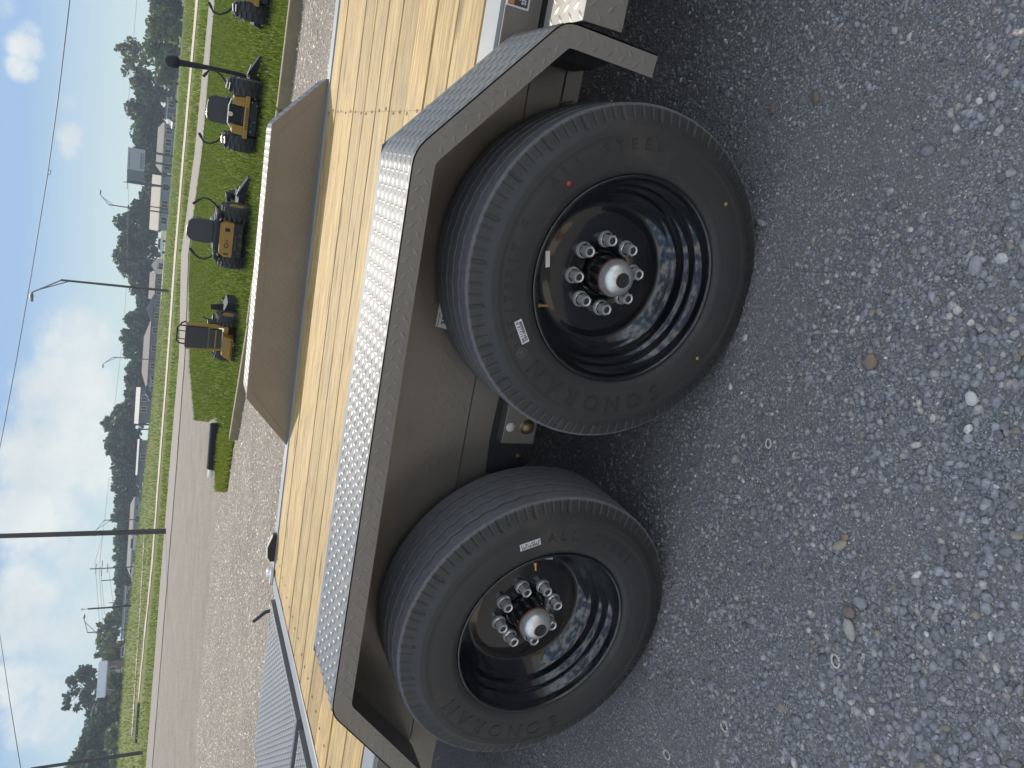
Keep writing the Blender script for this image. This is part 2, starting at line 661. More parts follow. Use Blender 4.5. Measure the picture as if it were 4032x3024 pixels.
def dust_mat():
    g = G('crushed_stone_dust')
    v = g.coord()
    b = g.vor(v, 330, 'Color')
    sb = g.n('ShaderNodeSeparateColor')
    g.l(b, sb.inputs[0])
    c = g.ramp(sb.outputs[0], [(0.0, (0.12, 0.12, 0.123)), (0.55, (0.225, 0.224, 0.226)), (0.9, (0.33, 0.325, 0.32)), (1, (0.55, 0.545, 0.54))])
    big = g.noise(v, 3.5, 6, 0.65)
    c = g.mix(g.ramp(g.noise(v, 1.7, 5, 0.6), [(0.42, 0.0), (0.62, 0.5)]), c, (0.20, 0.175, 0.155))
    c = g.mix(g.ramp(big, [(0.4, 0.0), (0.65, 0.75)]), c, (0.245, 0.238, 0.233))
    return g.set(Base_Color=c, Roughness=0.95, Specular_IOR_Level=0.15,
                 Normal=g.bump(g.math('ADD', g.vor(v, 330), g.math('MULTIPLY', g.noise(v, 40, 4), 1.5)), 0.6, 0.006))


M_DUST = dust_mat()


def grass_mat(name, a, b, c, scale=1.0):
    g = G(name)
    v = g.coord()
    n1 = g.noise(v, 0.35 * scale, 7, 0.65)
    n2 = g.noise(v, 9 * scale, 6, 0.7)
    n3 = g.noise(g.coord((0.3, 3, 1)), 0.5 * scale, 5, 0.6)
    col = g.ramp(n2, [(0.3, a), (0.52, b), (0.72, c)])
    col = g.mix(1.0, col, g.ramp(n1, [(0.3, (0.78, 0.84, 0.78)), (0.7, (1.22, 1.14, 1.05))]), 'MULTIPLY')
    col = g.mix(g.ramp(n3, [(0.55, 0.0), (0.75, 0.3)]), col, (0.16, 0.16, 0.055))
    return g.set(Base_Color=col, Roughness=0.95, Specular_IOR_Level=0.1, Normal=g.bump(n2, 0.9, 0.06))


M_GRASS = grass_mat('lawn', (0.065, 0.082, 0.022), (0.125, 0.145, 0.042), (0.19, 0.20, 0.07))
M_FIELD = grass_mat('rough_field', (0.10, 0.115, 0.045), (0.155, 0.165, 0.065), (0.24, 0.235, 0.11), 0.35)
M_ROAD = simple('worn_asphalt', (0.215, 0.19, 0.165), 0.9, noise=0.2, nscale=6, bump=0.2)
M_CONC = simple('pinkish_concrete', (0.42, 0.355, 0.29), 0.9, noise=0.18, nscale=1.2)
M_TIMBER = simple('weathered_timber', (0.22, 0.18, 0.115), 0.85, noise=0.25, nscale=8, bump=0.3)


# ------------------------------------------------------------------ terrain
FAR_H = [2.45, 2.5, 1.7, 0.75, 0.15, -0.5, -0.5]
def hgt(x, y):
    """nearly level yard; the land beyond the lane rises gently, most of all on the left"""
    dx, dy = x - CAM.x, y - CAM.y
    r = math.hypot(dx, dy)
    az = math.degrees(math.atan2(dx, dy))
    far = np.interp(az, [-44, -35, -26.5, -17.5, -9.5, 0.5, 7.7], FAR_H)
    t = min(1, max(0, (7.7 - az) / 51.4))
    r0, r1 = 62 - 2 * t, 205 - 92 * t
    s = min(1, max(0, (r - r0) / (r1 - r0)))
    s = s * s * (3 - 2 * s)
    return float(s * far)


def at(px, py, r):
    """the terrain point seen in the direction of photo pixel (px, py), r metres away"""
    d = ray_dir(px, py)
    k = r / math.hypot(d.x, d.y)
    x, y = CAM.x + d.x * k, CAM.y + d.y * k
    return Vector((x, y, hgt(x, y)))


def up_at(px, py, p):
    """height over the terrain point p at which the direction of (px, py) passes"""
    d = ray_dir(px, py)
    k = math.hypot(p.x - CAM.x, p.y - CAM.y) / math.hypot(d.x, d.y)
    return CAM.z + d.z * k


def meet(px, py):
    """where the direction of pixel (px, py) meets the terrain"""
    d = ray_dir(px, py)
    lo, hi = 1.0, 400.0
    hd = math.hypot(d.x, d.y)
    r = 1.0
    while r < 260:
        k = r / hd
        if CAM.z + d.z * k < hgt(CAM.x + d.x * k, CAM.y + d.y * k):
            break
        r *= 1.01
    k = r / hd
    return Vector((CAM.x + d.x * k, CAM.y + d.y * k, 0)), r


def build_ground():
    rings = [0, 1, 2, 4, 7, 11, 16, 22, 26, 30, 34, 38, 43, 48, 54, 60, 66, 72, 78, 84, 90, 97, 105, 115, 126, 138, 150, 163, 176, 190, 205, 240, 300, 400, 800, 1600, 2600]
    n = 360
    V = [(CAM.x, CAM.y, 0)]
    F = []
    for r in rings[1:]:
        for k in range(n):
            a = 2 * math.pi * k / n
            x, y = CAM.x + r * math.sin(a), CAM.y + r * math.cos(a)
            V.append((x, y, hgt(x, y)))
    for k in range(n):
        F.append((0, 1 + (k + 1) % n, 1 + k))
    for j in range(len(rings) - 2):
        for k in range(n):
            a, b = 1 + j * n + k, 1 + j * n + (k + 1) % n
            F.append((a, b, b + n, a + n))
    mb = MB().add(V, F)
    o = mb.build('ground', M_FIELD)
    return tag(o, kind='structure')


build_ground()


def sheet(name, poly, z, mat, step=None):
    mb = MB().add([(x, y, hgt(x, y) + z) for x, y in poly], [tuple(range(len(poly)))])
    return tag(mb.build(name, mat), kind='structure')


def strip(name, near_px, far_px, z, mat, sub=8):
    """a ribbon on the terrain between two lists of photo pixels"""
    def dens(L):
        out = []
        for (a, b), (c, d) in zip(L[:-1], L[1:]):
            for i in range(sub):
                t = i / sub
                out.append((a + (c - a) * t, b + (d - b) * t))
        out.append(L[-1])
        return out
    A = [meet(*p)[0] for p in dens(near_px)]
    B = [meet(*p)[0] for p in dens(far_px)]
    V, F = [], []
    m = 4
    for a, b in zip(A, B):
        for k in range(m + 1):
            p = a.lerp(b, k / m)
            V.append((p.x, p.y, hgt(p.x, p.y) + z))
    w = m + 1
    for i in range(len(A) - 1):
        for k in range(m):
            q = i * w + k
            F.append((q, q + w, q + w + 1, q + 1))
    return tag(MB().add(V, F).build(name, mat), kind='structure')


# gravel yard: everything near, out to the lane on the far side
lane_near = [(868, -120), (850, 0), (800, 600), (745, 1000), (731, 1400), (700, 1800), (668, 2200), (634, 2620), (601, 3024), (592, 3140)]
lane_far = [(846, -120), (829, 0), (770, 600), (716, 1000), (708, 1400), (674, 1800), (641, 2200), (609, 2620), (577, 3024), (568, 3140)]
LN = [meet(*p)[0] for p in lane_near]
yard = [(p.x, p.y) for p in LN] + [(-30, 6), (-28, -22), (26, -22), (24, 18)]
sheet('gravel_yard', yard, 0.006, M_GRAVEL)
strip('lane', lane_near, lane_far, 0.035, M_ROAD)
strip('mown_verge', [(a - 0, b) for a, b in lane_far], [(793, -120), (780, 0), (716, 600), (690, 1000), (662, 1500), (640, 1800), (606, 2200), (577, 2620), (553, 3024), (546, 3140)], 0.02, M_GRASS)
PATH_N = [(800, -120), (784, 0), (721, 700), (692, 1060), (660, 1500), (636, 1800), (606, 2200), (577, 2480), (549, 2761)]
PATH_F = [(790, -120), (774, 0), (713, 700), (684, 1060), (653, 1500), (630, 1800), (600, 2200), (572, 2480), (545, 2761)]
strip('concrete_path', PATH_N, PATH_F, 0.055, M_CONC)
strip('far_footpath', [(572, 2100), (556, 2400), (524, 2900)], [(569, 2100), (553, 2400), (520, 2900)], 0.06, M_CONC)
strip('roadside_track', [(708, 100), (690, 420), (648, 1000), (637, 1180)], [(705, 100), (687, 420), (644, 1000), (634, 1180)], 0.06, M_CONC)

# lawn island where the mowers stand
island = [(2.9, 8.57), (1.758, 8.60), (0.51, 8.80), (-1.2, 9.25), (-2.5, 9.86), (-3.9, 10.63), (-4.74, 10.95), (-5.15, 11.18),
          (-5.47, 11.24), (-6.05, 11.46), (-6.91, 13.26), (-6.30, 13.89), (-5.9, 14.9), (-6.9, 17.2), (-9.0, 22.8), (-9.2, 25.9), (-9.0, 28.9), (-8.2, 31.5)]
island += [(p.x * 0.997, p.y * 0.997) for p in reversed(LN[1:4])] + [(13, 25), (14, 8.4)]
sheet('lawn', island, 0.012, M_GRASS)


def in_poly(P, poly):
    x, y = P[:, 0], P[:, 1]
    ins = np.zeros(len(P), bool)
    j = len(poly) - 1
    for i in range(len(poly)):
        xi, yi = poly[i]
        xj, yj = poly[j]
        c = ((yi > y) != (yj > y)) & (x < (xj - xi) * (y - yi) / (yj - yi + 1e-12) + xi)
        ins ^= c
        j = i
    return ins


def blades(name, P, hmin, hmax, w, cols, lean=0.5, z=None):
    n = len(P)
    a = RNG.uniform(0, 2 * np.pi, n)
    h = RNG.uniform(hmin, hmax, n)
    ww = w * RNG.uniform(0.7, 1.3, n)
    z0 = z if z is not None else np.full(n, 0.012)
    d = np.c_[np.cos(a), np.sin(a)]
    b = RNG.uniform(0, 2 * np.pi, n)
    ln = np.c_[np.cos(b), np.sin(b)] * (h * RNG.uniform(0.1, lean, n))[:, None]
    p0 = np.c_[P - d * ww[:, None], z0 - 0.01]
    p1 = np.c_[P + d * ww[:, None], z0 - 0.01]
    p2 = np.c_[P + ln, z0 + h]
    V = np.stack([p0, p1, p2], 1).reshape(-1, 3)
    F = np.arange(3 * n).reshape(-1, 3)
    C = np.repeat(cols[RNG.integers(0, len(cols), n)] * RNG.uniform(0.75, 1.25, (n, 1)), 3, 0)
    return np_mesh(name, V, F, M_BLADE, C, kind='stuff')


GC = np.array([[0.065, 0.085, 0.022], [0.09, 0.115, 0.03], [0.125, 0.15, 0.042], [0.165, 0.175, 0.06], [0.10, 0.13, 0.045]])
P = np.c_[RNG.uniform(-9, 9, 170000), 8.4 + 28 * RNG.random(170000) ** 1.5]
P = P[in_poly(P, island)]
tag(blades('lawn_grass', P, 0.04, 0.10, 0.011, GC), kind='stuff')
# sparse weeds where the lawn runs out into the gravel
ws = [(-4.83, 11.0), (-5.15, 11.18), (-6.05, 11.46), (-6.91, 13.26), (-6.3, 13.9), (-5.6, 13.4)]
P = np.c_[RNG.uniform(-7, -4.6, 9000), RNG.uniform(10.9, 14, 9000)]
P = P[in_poly(P, ws)]
blades('weed_strip', P, 0.05, 0.12, 0.012, np.array([[0.16, 0.17, 0.05], [0.20, 0.19, 0.07], [0.12, 0.15, 0.04]]))
# longer grass and white seed heads in the field
n = 60000
rr = 34 + 150 * RNG.random(n) ** 1.5
az = np.radians(RNG.uniform(-47, 10, n))
P = np.c_[CAM.x + rr * np.sin(az), CAM.y + rr * np.cos(az)]
lane_zone = [(p.x, p.y) for p in LN] + [(meet(*q)[0].x, meet(*q)[0].y) for q in reversed(lane_far)]
path_zone = [(meet(a + 16, b)[0].x, meet(a + 16, b)[0].y) for a, b in PATH_N] + [(meet(a - 1, b)[0].x, meet(a - 1, b)[0].y) for a, b in reversed(PATH_F)]
P = P[~in_poly(P, yard) & ~in_poly(P, lane_zone) & ~in_poly(P, path_zone)]
zz = np.array([hgt(*p) for p in P])
blades('field_grass', P, 0.10, 0.32, 0.06, np.array([[0.13, 0.155, 0.05], [0.18, 0.19, 0.08], [0.26, 0.25, 0.13], [0.11, 0.135, 0.05]]), 0.6, zz)


# ------------------------------------------------------------------ loose stones
ICO_V = None


def ico():
    t = (1 + 5 ** .5) / 2
    v = np.array([[-1, t, 0], [1, t, 0], [-1, -t, 0], [1, -t, 0], [0, -1, t], [0, 1, t], [0, -1, -t], [0, 1, -t],
                  [t, 0, -1], [t, 0, 1], [-t, 0, -1], [-t, 0, 1]], float)
    v /= np.linalg.norm(v[0])
    f = np.array([[0, 11, 5], [0, 5, 1], [0, 1, 7], [0, 7, 10], [0, 10, 11], [1, 5, 9], [5, 11, 4], [11, 10, 2], [10, 7, 6], [7, 1, 8],
                  [3, 9, 4], [3, 4, 2], [3, 2, 6], [3, 6, 8], [3, 8, 9], [4, 9, 5], [2, 4, 11], [6, 2, 10], [8, 6, 7], [9, 8, 1]])
    return v, f


def octa():
    v = np.array([[1, 0, 0], [-1, 0, 0], [0, 1, 0], [0, -1, 0], [0, 0, 1], [0, 0, -.6]], float)
    f = np.array([[0, 2, 4], [2, 1, 4], [1, 3, 4], [3, 0, 4]])
    return v, f


STONE_COLS = np.array([[0.105, 0.11, 0.125], [0.125, 0.13, 0.145], [0.15, 0.155, 0.17], [0.085, 0.09, 0.10], [0.18, 0.18, 0.185],
                       [0.12, 0.125, 0.14], [0.14, 0.14, 0.15], [0.21, 0.205, 0.195], [0.175, 0.155, 0.128], [0.155, 0.132, 0.112],
                       [0.10, 0.105, 0.12], [0.26, 0.25, 0.235], [0.135, 0.14, 0.155], [0.50, 0.49, 0.47]])
STONE_COLS = (STONE_COLS * 0.8 + 0.028) * 2.05 * np.array([1.02, 1.0, 0.965])
STONE_COLS[-1] = (0.58, 0.56, 0.53)
STONE_W = np.array([12, 12, 10, 9, 7, 12, 9, 5, 2.2, 2.4, 11, 3, 10, 0.9])
STONE_W = STONE_W / STONE_W.sum()


def stones(name, P, size, base, flat=0.6, cols=STONE_COLS, w=STONE_W, smooth=False, z0=0.006, jit=0.28):
    v, f = base
    n = len(P)
    m = len(v)
    V = v[None] * (1 + RNG.uniform(-jit, jit, (n, m, 1)))
    sc = size[:, None] * np.c_[RNG.uniform(0.8, 1.35, n), RNG.uniform(0.6, 1.0, n), RNG.uniform(flat * 0.7, flat * 1.2, n)]
    V = V * sc[:, None, :]
    a = RNG.uniform(0, 2 * np.pi, n)
    tl = RNG.uniform(-0.35, 0.35, n)
    ca, sa, ct, st = np.cos(a), np.sin(a), np.cos(tl), np.sin(tl)
    x, y, z = V[..., 0], V[..., 1], V[..., 2]
    y2, z2 = y * ct[:, None] - z * st[:, None], y * st[:, None] + z * ct[:, None]
    x3, y3 = x * ca[:, None] - y2 * sa[:, None], x * sa[:, None] + y2 * ca[:, None]
    V = np.stack([x3 + P[:, 0:1], y3 + P[:, 1:2], z2 + z0 + (sc[:, 2] * RNG.uniform(-0.25, 0.45, n))[:, None]], -1)
    F = f[None] + (np.arange(n) * m)[:, None, None]
    C = cols[RNG.choice(len(cols), n, p=w)] * RNG.uniform(0.75, 1.25, (n, 1))
    C = np.repeat(C, m, 0)
    return np_mesh(name, V.reshape(-1, 3), F.reshape(-1, 3), M_STONE, C, smooth, kind='stuff')


def vnoise(P, s, seed):
    """smooth value noise for patchiness"""
    g = np.random.default_rng(seed).random((64, 64))
    q = P * s + 20
    i = np.floor(q).astype(int)
    t = q - i
    t = t * t * (3 - 2 * t)
    i0, j0, i1, j1 = i[:, 0] % 64, i[:, 1] % 64, (i[:, 0] + 1) % 64, (i[:, 1] + 1) % 64
    return (g[i0, j0] * (1 - t[:, 0]) + g[i1, j0] * t[:, 0]) * (1 - t[:, 1]) + (g[i0, j1] * (1 - t[:, 0]) + g[i1, j1] * t[:, 0]) * t[:, 1]


near_bed = [(1.15, -1.05), (1.5, 2.7), (-3.1, 2.9), (-2.9, 0.2), (-1.25, -0.9), (-0.9, -1.15)]
tag(sheet('crushed_stone_bed', [(2.4, -2.2), (2.4, 1.6), (-3.0, 1.6), (-3.6, -2.2)], 0.011, M_DUST), kind='structure')


def scatter(n, x0, x1, y0, y1):
    return np.c_[RNG.uniform(x0, x1, n), RNG.uniform(y0, y1, n)]


nearwin = [(1.05, -0.62), (1.1, 1.3), (-2.3, 1.3), (-2.0, 0.25), (-0.75, -1.0)]
P = scatter(230000, -2.3, 1.1, -1.0, 1.3)
P = P[in_poly(P, nearwin)]
pn = vnoise(P, 4.5, 1) * 0.6 + vnoise(P, 13, 2) * 0.4
P = P[pn + RNG.uniform(-0.18, 0.18, len(P)) > 0.25]
stones('fine_gravel', P, RNG.uniform(0.0018, 0.0042, len(P)), octa(), 0.7, z0=0.011)
P = scatter(70000, -2.3, 1.1, -1.0, 1.3)
P = P[in_poly(P, nearwin)]
pn = vnoise(P, 3.2, 3) * 0.6 + vnoise(P, 9, 4) * 0.4
toward = np.clip((0.15 - P[:, 1]) / 0.9, 0, 1)
P = P[pn + RNG.uniform(-0.2, 0.2, len(P)) + 0.22 * (toward - .5) > 0.47]
tw = np.clip((0.15 - P[:, 1]) / 0.9, 0, 1)
stones('gravel', P, 0.0034 + (0.0040 + 0.0055 * tw) * RNG.random(len(P)) ** 2.2, ico(), 0.6, smooth=False, z0=0.011, jit=0.24)
P = scatter(1100, -2.3, 1.1, -1.0, 1.3)
P = P[in_poly(P, nearwin)]
P = P[RNG.random(len(P)) < np.clip((0.25 - P[:, 1]) / 0.9, 0.1, 1)]
stones('coarse_gravel', P, 0.008 + 0.009 * RNG.random(len(P)) ** 2.5, ico(), 0.5, smooth=False, z0=0.011, jit=0.2)
P = np.c_[RNG.uniform(-13, 3.2, 52000), 1.2 + 12 * RNG.random(52000) ** 1.3]
P = P[~in_poly(P, island) & ~in_poly(P, nearwin)]
YC = STONE_COLS * np.array([1.3, 1.15, 0.98]) * 1.15
stones('yard_gravel', P, RNG.uniform(0.006, 0.020, len(P)), octa(), 0.7, YC, STONE_W, z0=0.006)

# ------------------------------------------------------------------ the trailer
trailer = empty('equipment_trailer', (0, 0, 0))
tag(trailer, 'grey steel tandem axle equipment trailer with yellow plank deck and treadplate fenders', 'trailer')
DZ = 0.70
Y0, Y1 = 0.365, 2.172
XA, XB = -2.045, 2.6
edges = [Y0, 0.55, 0.731, 0.914, 1.096, 1.278, 1.462, 1.640, 1.818, 1.992, Y1]
gaps = [0.002, 0.0035, 0.008, 0.0025, 0.0025, 0.008, 0.007, 0.003, 0.0035, 0.006, 0.003]
for i in range(10):
    a, b = edges[i] + gaps[i] / 2, edges[i + 1] - gaps[i + 1] / 2
    mb = MB()
    # chamfered long plank, slight crown and unevenness
    dz = random.uniform(-0.002, 0.0015)
    c = 0.004
    poly = [(a, DZ - 0.038), (b, DZ - 0.038), (b, DZ - c + dz), (b - c, DZ + dz), (a + c, DZ + dz), (a, DZ - c + dz)]
    mb.prism(poly, XA, XB, 'x')
    mb.build('deck_board', M_WOOD, trailer)
# screws: rows across the deck
scr = MB()
for x in (0.315, -1.93, 1.6):
    for i in range(10):
        for t in (0.25, 0.75):
            y = edges[i] + (edges[i + 1] - edges[i]) * t + random.uniform(-.012, .012)
            scr.lathe([(0, 0.006), (0.0006, 0.0055)], 8, Matrix.Translation((x + random.uniform(-.01, .01), y, DZ + 0.0016)) @ Matrix.Rotation(R(90), 4, 'X'), cap=True)
so = scr.build('deck_screw', M_DARK, trailer)
so['kind'] = 'stuff'
MB().box(0.3135, 0.3142, Y0, Y1, DZ + 0.0012, DZ + 0.0019).build('chalk_line', simple('dark_scribe', (0.2, 0.13, 0.05), 0.8), trailer)

# frame rails
MB().box(XA + 0.0, XB, 0.258, 0.362, DZ - 0.10, DZ - 0.001, b=0.006).build('side_rail', M_RAIL, trailer)
MB().box(XA + 0.0, XB, 2.176, 2.262, DZ - 0.19, DZ + 0.004, b=0.006).build('side_rail', M_RAIL, trailer)
MB().box(XA, XB, 0.250, 0.2575, 0.607, DZ - 0.008).build('rail_web', M_PANEL, trailer)
MB().box(0.478, XB, 0.262, 0.30, 0.49, 0.6).build('lower_channel', M_BLACK, trailer)
MB().box(XA, 0.47, 0.2515, 0.30, 0.512, 0.604, b=0.004).build('frame_beam', M_PANEL, trailer)
MB().box(XA, XB, 2.18, 2.24, 0.5, 0.508).build('frame_beam', M_PANEL, trailer)
# strips added under the outer planks to block sun slits at the rails
MB().box(XA, XB, 0.2501, 0.40, 0.652, 0.660).box(XA, XB, 0.2501, 0.2568, 0.6605, 0.69).build('deck_light_stop', M_BLACK, trailer)
MB().box(XA, XB, 2.14, 2.2, 0.652, 0.660).build('deck_light_stop', M_BLACK, trailer)
for x in (-1.7, -1.1, -0.5, 0.1, 0.7, 1.3, 1.9):
    MB().box(x - 0.03, x + 0.03, 0.30, 2.18, 0.57, 0.655).build('cross_member', M_BLACK, trailer)
# weld bead along the rail
wb = MB()
for k in range(60):
    x = 0.45 + k * 0.012
    wb.lathe([(-.007, 0.001), (-.004, .004), (.002, .0045), (.006, .001)], 6, Matrix.Translation((x, 0.2535, DZ - 0.012)) @ Matrix.Rotation(R(90), 4, 'Z'))
wo = wb.build('weld_bead', M_PANEL, trailer)

# rear beam
MB().box(-2.118, XA - 0.004, 0.25, 2.262, DZ - 0.14, DZ + 0.006, b=0.004).build('rear_beam', M_RAIL, trailer)
MB().box(-2.20, -2.121, 0.25, 2.2, DZ - 0.12, DZ - 0.028).build('ramp_gap_shade', M_BLACK, trailer)  # black plate standing in for the shade in the gap before the ramps


def lug_mesh(L=0.027, w=0.0085, h=0.0017):
    """one raised lens of tread plate: 8 triangles"""
    return np.array([[-L / 2, 0, 0], [L / 2, 0, 0], [0, -w / 2, 0], [0, w / 2, 0], [-L / 5, 0, h], [L / 5, 0, h]]), \
        np.array([[0, 2, 4], [2, 5, 4], [2, 1, 5], [1, 3, 5], [3, 4, 5], [3, 0, 4]])


def lugs(regions, parent, mat, pitch=0.034, rot0=0.0, name='tread_lug', h=0.0017, L=0.027, w=0.0085):
    """regions: (origin, u-vector, v-vector, ulen, vlen); lenses alternate by ninety degrees"""
    v, f = lug_mesh(L, w, h)
    VV, FF = [], []
    n = 0
    for o, u, w_, ul, vl in regions:
        o, u, w_ = np.array(o, float), np.array(u, float), np.array(w_, float)
        nn = np.cross(u, w_)
        for k in (0, 1):
            i = 0
            uu = 0.012 + k * pitch / 2
            while uu < ul - 0.010:
                vv_ = 0.012 + k * pitch / 2
                while vv_ < vl - 0.010:
                    a = rot0 + k * math.pi / 2 + RNG.normal(0, 0.03)
                    c, s = math.cos(a), math.sin(a)
                    loc = v @ np.array([[c, s, 0], [-s, c, 0], [0, 0, 1]])
                    VV.append(o + u * (uu + loc[:, 0:1]) + w_ * (vv_ + loc[:, 1:2]) + nn * (loc[:, 2:3] + 0.0002))
                    FF.append(f + n)
                    n += len(v)
                    vv_ += pitch
                uu += pitch
    return np_mesh(name, np.concatenate(VV), np.concatenate(FF), mat, None, True, parent, 'stuff')


def path_lugs(pts, nrm, y0, wid, parent, mat, pitch=0.034):
    """lenses along a bent plate whose side line is pts"""
    v, f = lug_mesh(0.027, 0.0085, 0.0019)
    P = np.array([(p[0], 0, p[1]) for p in pts])
    seg = np.linalg.norm(np.diff(P, axis=0), axis=1)
    cum = np.r_[0, np.cumsum(seg)]
    VV, FF, n = [], [], 0
    for k in (0, 1):
        s = 0.01 + k * pitch / 2
        while s < cum[-1] - 0.012:
            i = min(np.searchsorted(cum, s) - 1, len(seg) - 1)
            i = max(i, 0)
            T = (P[i + 1] - P[i]) / seg[i]
            o = P[i] + T * (s - cum[i])
            N = np.array([-T[2], 0, T[0]])
            y = y0 + 0.012 + k * pitch / 2
            while y < y0 + wid - 0.01:
                a = k * math.pi / 2 + RNG.normal(0, 0.04)
                c, sn = math.cos(a), math.sin(a)
                loc = v @ np.array([[c, sn, 0], [-sn, c, 0], [0, 0, 1]])
                VV.append(o + T * loc[:, 0:1] + np.array([0, 1, 0]) * (y + loc[:, 1:2]) + N * (loc[:, 2:3] + 0.0002))
                FF.append(f + n)
                n += len(v)
                y += pitch
            s += pitch
    return np_mesh('tread_lug', np.concatenate(VV), np.concatenate(FF), mat, None, True, parent, 'stuff')


def fender(prof, yo, yi, lip_s, name, inner_z=None):
    """prof: x,z line of the top plate from rear to front; yo outer edge, yi inner edge"""
    fo = empty(name, parent=trailer)
    t = 0.003
    mb = MB()
    m = len(prof)
    # rounded bends
    pts = []
    for i, (x, z) in enumerate(prof):
        if 0 < i < m - 1:
            a, b = Vector(prof[i - 1]), Vector(prof[i + 1])
            c = Vector((x, z))
            d1, d2 = (a - c).normalized(), (b - c).normalized()
            for q in range(5):
                tt = q / 4
                p = (c + d1 * .03) * (1 - tt) ** 2 + c * 2 * tt * (1 - tt) + (c + d2 * .03) * tt ** 2
                pts.append((p.x, p.y))
        else:
            pts.append((x, z))
    ex = []
    for i, p in enumerate(pts):
        if i and math.dist(p, pts[i - 1]) > .06:
            a, b = Vector(pts[i - 1]), Vector(p)
            for tt in (.004 / (b - a).length, 1 - .004 / (b - a).length):
                q = a.lerp(b, tt)
                ex.append((q.x, q.y))
        ex.append(p)
    pts = ex
    nrm = []
    for i in range(len(pts)):
        a, b = pts[max(i - 1, 0)], pts[min(i + 1, len(pts) - 1)]
        d = Vector((b[0] - a[0], b[1] - a[1])).normalized()
        nrm.append((-d.y, d.x))
    V, F = [], []
    for (x, z), (nx, nz_) in zip(pts, nrm):
        V += [(x, yo, z), (x, yi, z), (x - nx * t, yo, z - nz_ * t), (x - nx * t, yi, z - nz_ * t)]
    for i in range(len(pts) - 1):
        k = 4 * i
        F += [(k, k + 4, k + 5, k + 1), (k + 2, k + 3, k + 7, k + 6), (k, k + 2, k + 6, k + 4), (k + 1, k + 5, k + 7, k + 3)]
    mb.add(V, [q for k_, q in enumerate(F) if k_ % 4 < 1], True)
    mb.add(V, [q for k_, q in enumerate(F) if k_ % 4 == 1], True)
    mb.add(V, [q for k_, q in enumerate(F) if k_ % 4 > 1], False)
    top = mb.build('fender_top', M_PLATE, fo)
    # lip: the turned-down edge
    mb = MB()
    V, F = [], []
    th = 0.003 * lip_s
    lw = 0.046
    for (x, z), (nx, nz_) in zip(pts, nrm):
        V += [(x, yo, z), (x - nx * lw, yo, z - nz_ * lw), (x - nx * lw, yo + th, z - nz_ * lw), (x - nx * 0.004, yo + th, z - nz_ * 0.004)]
    for i in range(len(pts) - 1):
        k = 4 * i
        for q in range(4):
            a, b = k + q, k + (q + 1) % 4
            F.append((a, b, b + 4, a + 4) if lip_s > 0 else (b, a, a + 4, b + 4))
    e = len(V) - 4
    F += [(0, 3, 2, 1), (e, e + 1, e + 2, e + 3)]
    mb.add(V, F, False)
    mb.build('fender_lip', M_STEEL, fo)
    # lugs on the straight runs of the top and on the lip
    reg, reg2 = [], []
    for (x0, z0), (x1, z1) in zip(prof[:-1], prof[1:]):
        d = Vector((x1 - x0, 0, z1 - z0))
        ln = d.length
        d.normalize()
        o = Vector((x0, min(yo, yi), z0)) + d * 0.012
        if lip_s > 0:
            nx, nz_ = -d.z, d.x
            o2 = Vector((x0 - nx * lw, yo, z0 - nz_ * lw)) + d * 0.03
            reg2.append((o2, d, (nx, 0, nz_), ln - 0.05, lw))
    path_lugs(pts, nrm, min(yo, yi), abs(yi - yo), fo, M_PLATE)
    if reg2:
        lugs(reg2, fo, M_STEEL, rot0=R(45), name='lip_tread_lug', h=0.0014)
    return fo


PROF_N = [(-1.46, 0.60), (-1.095, 0.925), (0.192, 0.925), (0.488, 0.662), (0.476, 0.437)]
fn = fender(PROF_N, 0.0, 0.243, 1, 'fender')
fn['label'] = 'near fender with treadplate top over the two wheels'
# inner well panel of the near fender (tread plate, its lugs face the wheels)
poly = [(-1.452, 0.607), (-1.095, 0.9245), (0.192, 0.9245), (0.488, 0.6615), (0.485, 0.607)]
MB().prism(poly, 0.2432, 0.2482).build('well_panel', M_PANEL, fn)
lugs([((-0.62, 0.2432, 0.612), (1, 0, 0), (0, 0, 1), 0.42, 0.12)], fn, M_PANEL, rot0=R(45), name='panel_tread_lug', h=0.0007)
MB().prism([(0.44, 0.655), (0.482, 0.648), (0.474, 0.445), (0.44, 0.5)], 0.14, 0.243).build('fender_tail_gusset', M_BLACK, fn)

PROF_F = [(-1.33, 0.705), (-1.085, 0.922), (0.218, 0.928), (0.458, 0.712)]
ff = fender(PROF_F, 2.40, 2.222, -1, 'fender')
ff['label'] = 'far fender beyond the deck, its inner face in shade'
poly = [(-1.333, 0.70), (-1.085, 0.9215), (0.218, 0.9275), (0.458, 0.7115), (0.458, 0.70)]
MB().prism(poly, 2.2188, 2.2216).build('well_panel', M_PANEL, ff)
lugs([((-1.0, 2.2188, 0.712), (1, 0, 0), (0, 0, 1), 1.22, 0.20)], ff, M_PANEL, rot0=R(45), name='panel_tread_lug', h=0.001)
# hem strip round the inner face of the far fender
pr = [(-1.33, 0.705), (-1.085, 0.922), (0.218, 0.928), (0.458, 0.712)]
mb = MB()
V, F = [], []
cx, cz = -0.45, 0.55
for x, z in pr:
    sx_, sz_ = (cx - x), (cz - z)
    V += [(x, 2.2160, z - 0.001), (x + sx_ * 0.055, 2.2160, z - 0.026 if z > 0.8 else z)]
for i in range(3):
    F.append((2 * i, 2 * i + 1, 2 * i + 3, 2 * i + 2))
V2 = [(x, y + 0.0022, z) for x, y, z in V]
mb.add(V + V2, F + [tuple(reversed([i + 8 for i in q])) for q in F] + [(0, 2, 10, 8), (2, 4, 12, 10), (4, 6, 14, 12), (3, 1, 9, 11), (5, 3, 11, 13), (7, 5, 13, 15)])
mb.build('panel_hem', M_PANEL, ff)

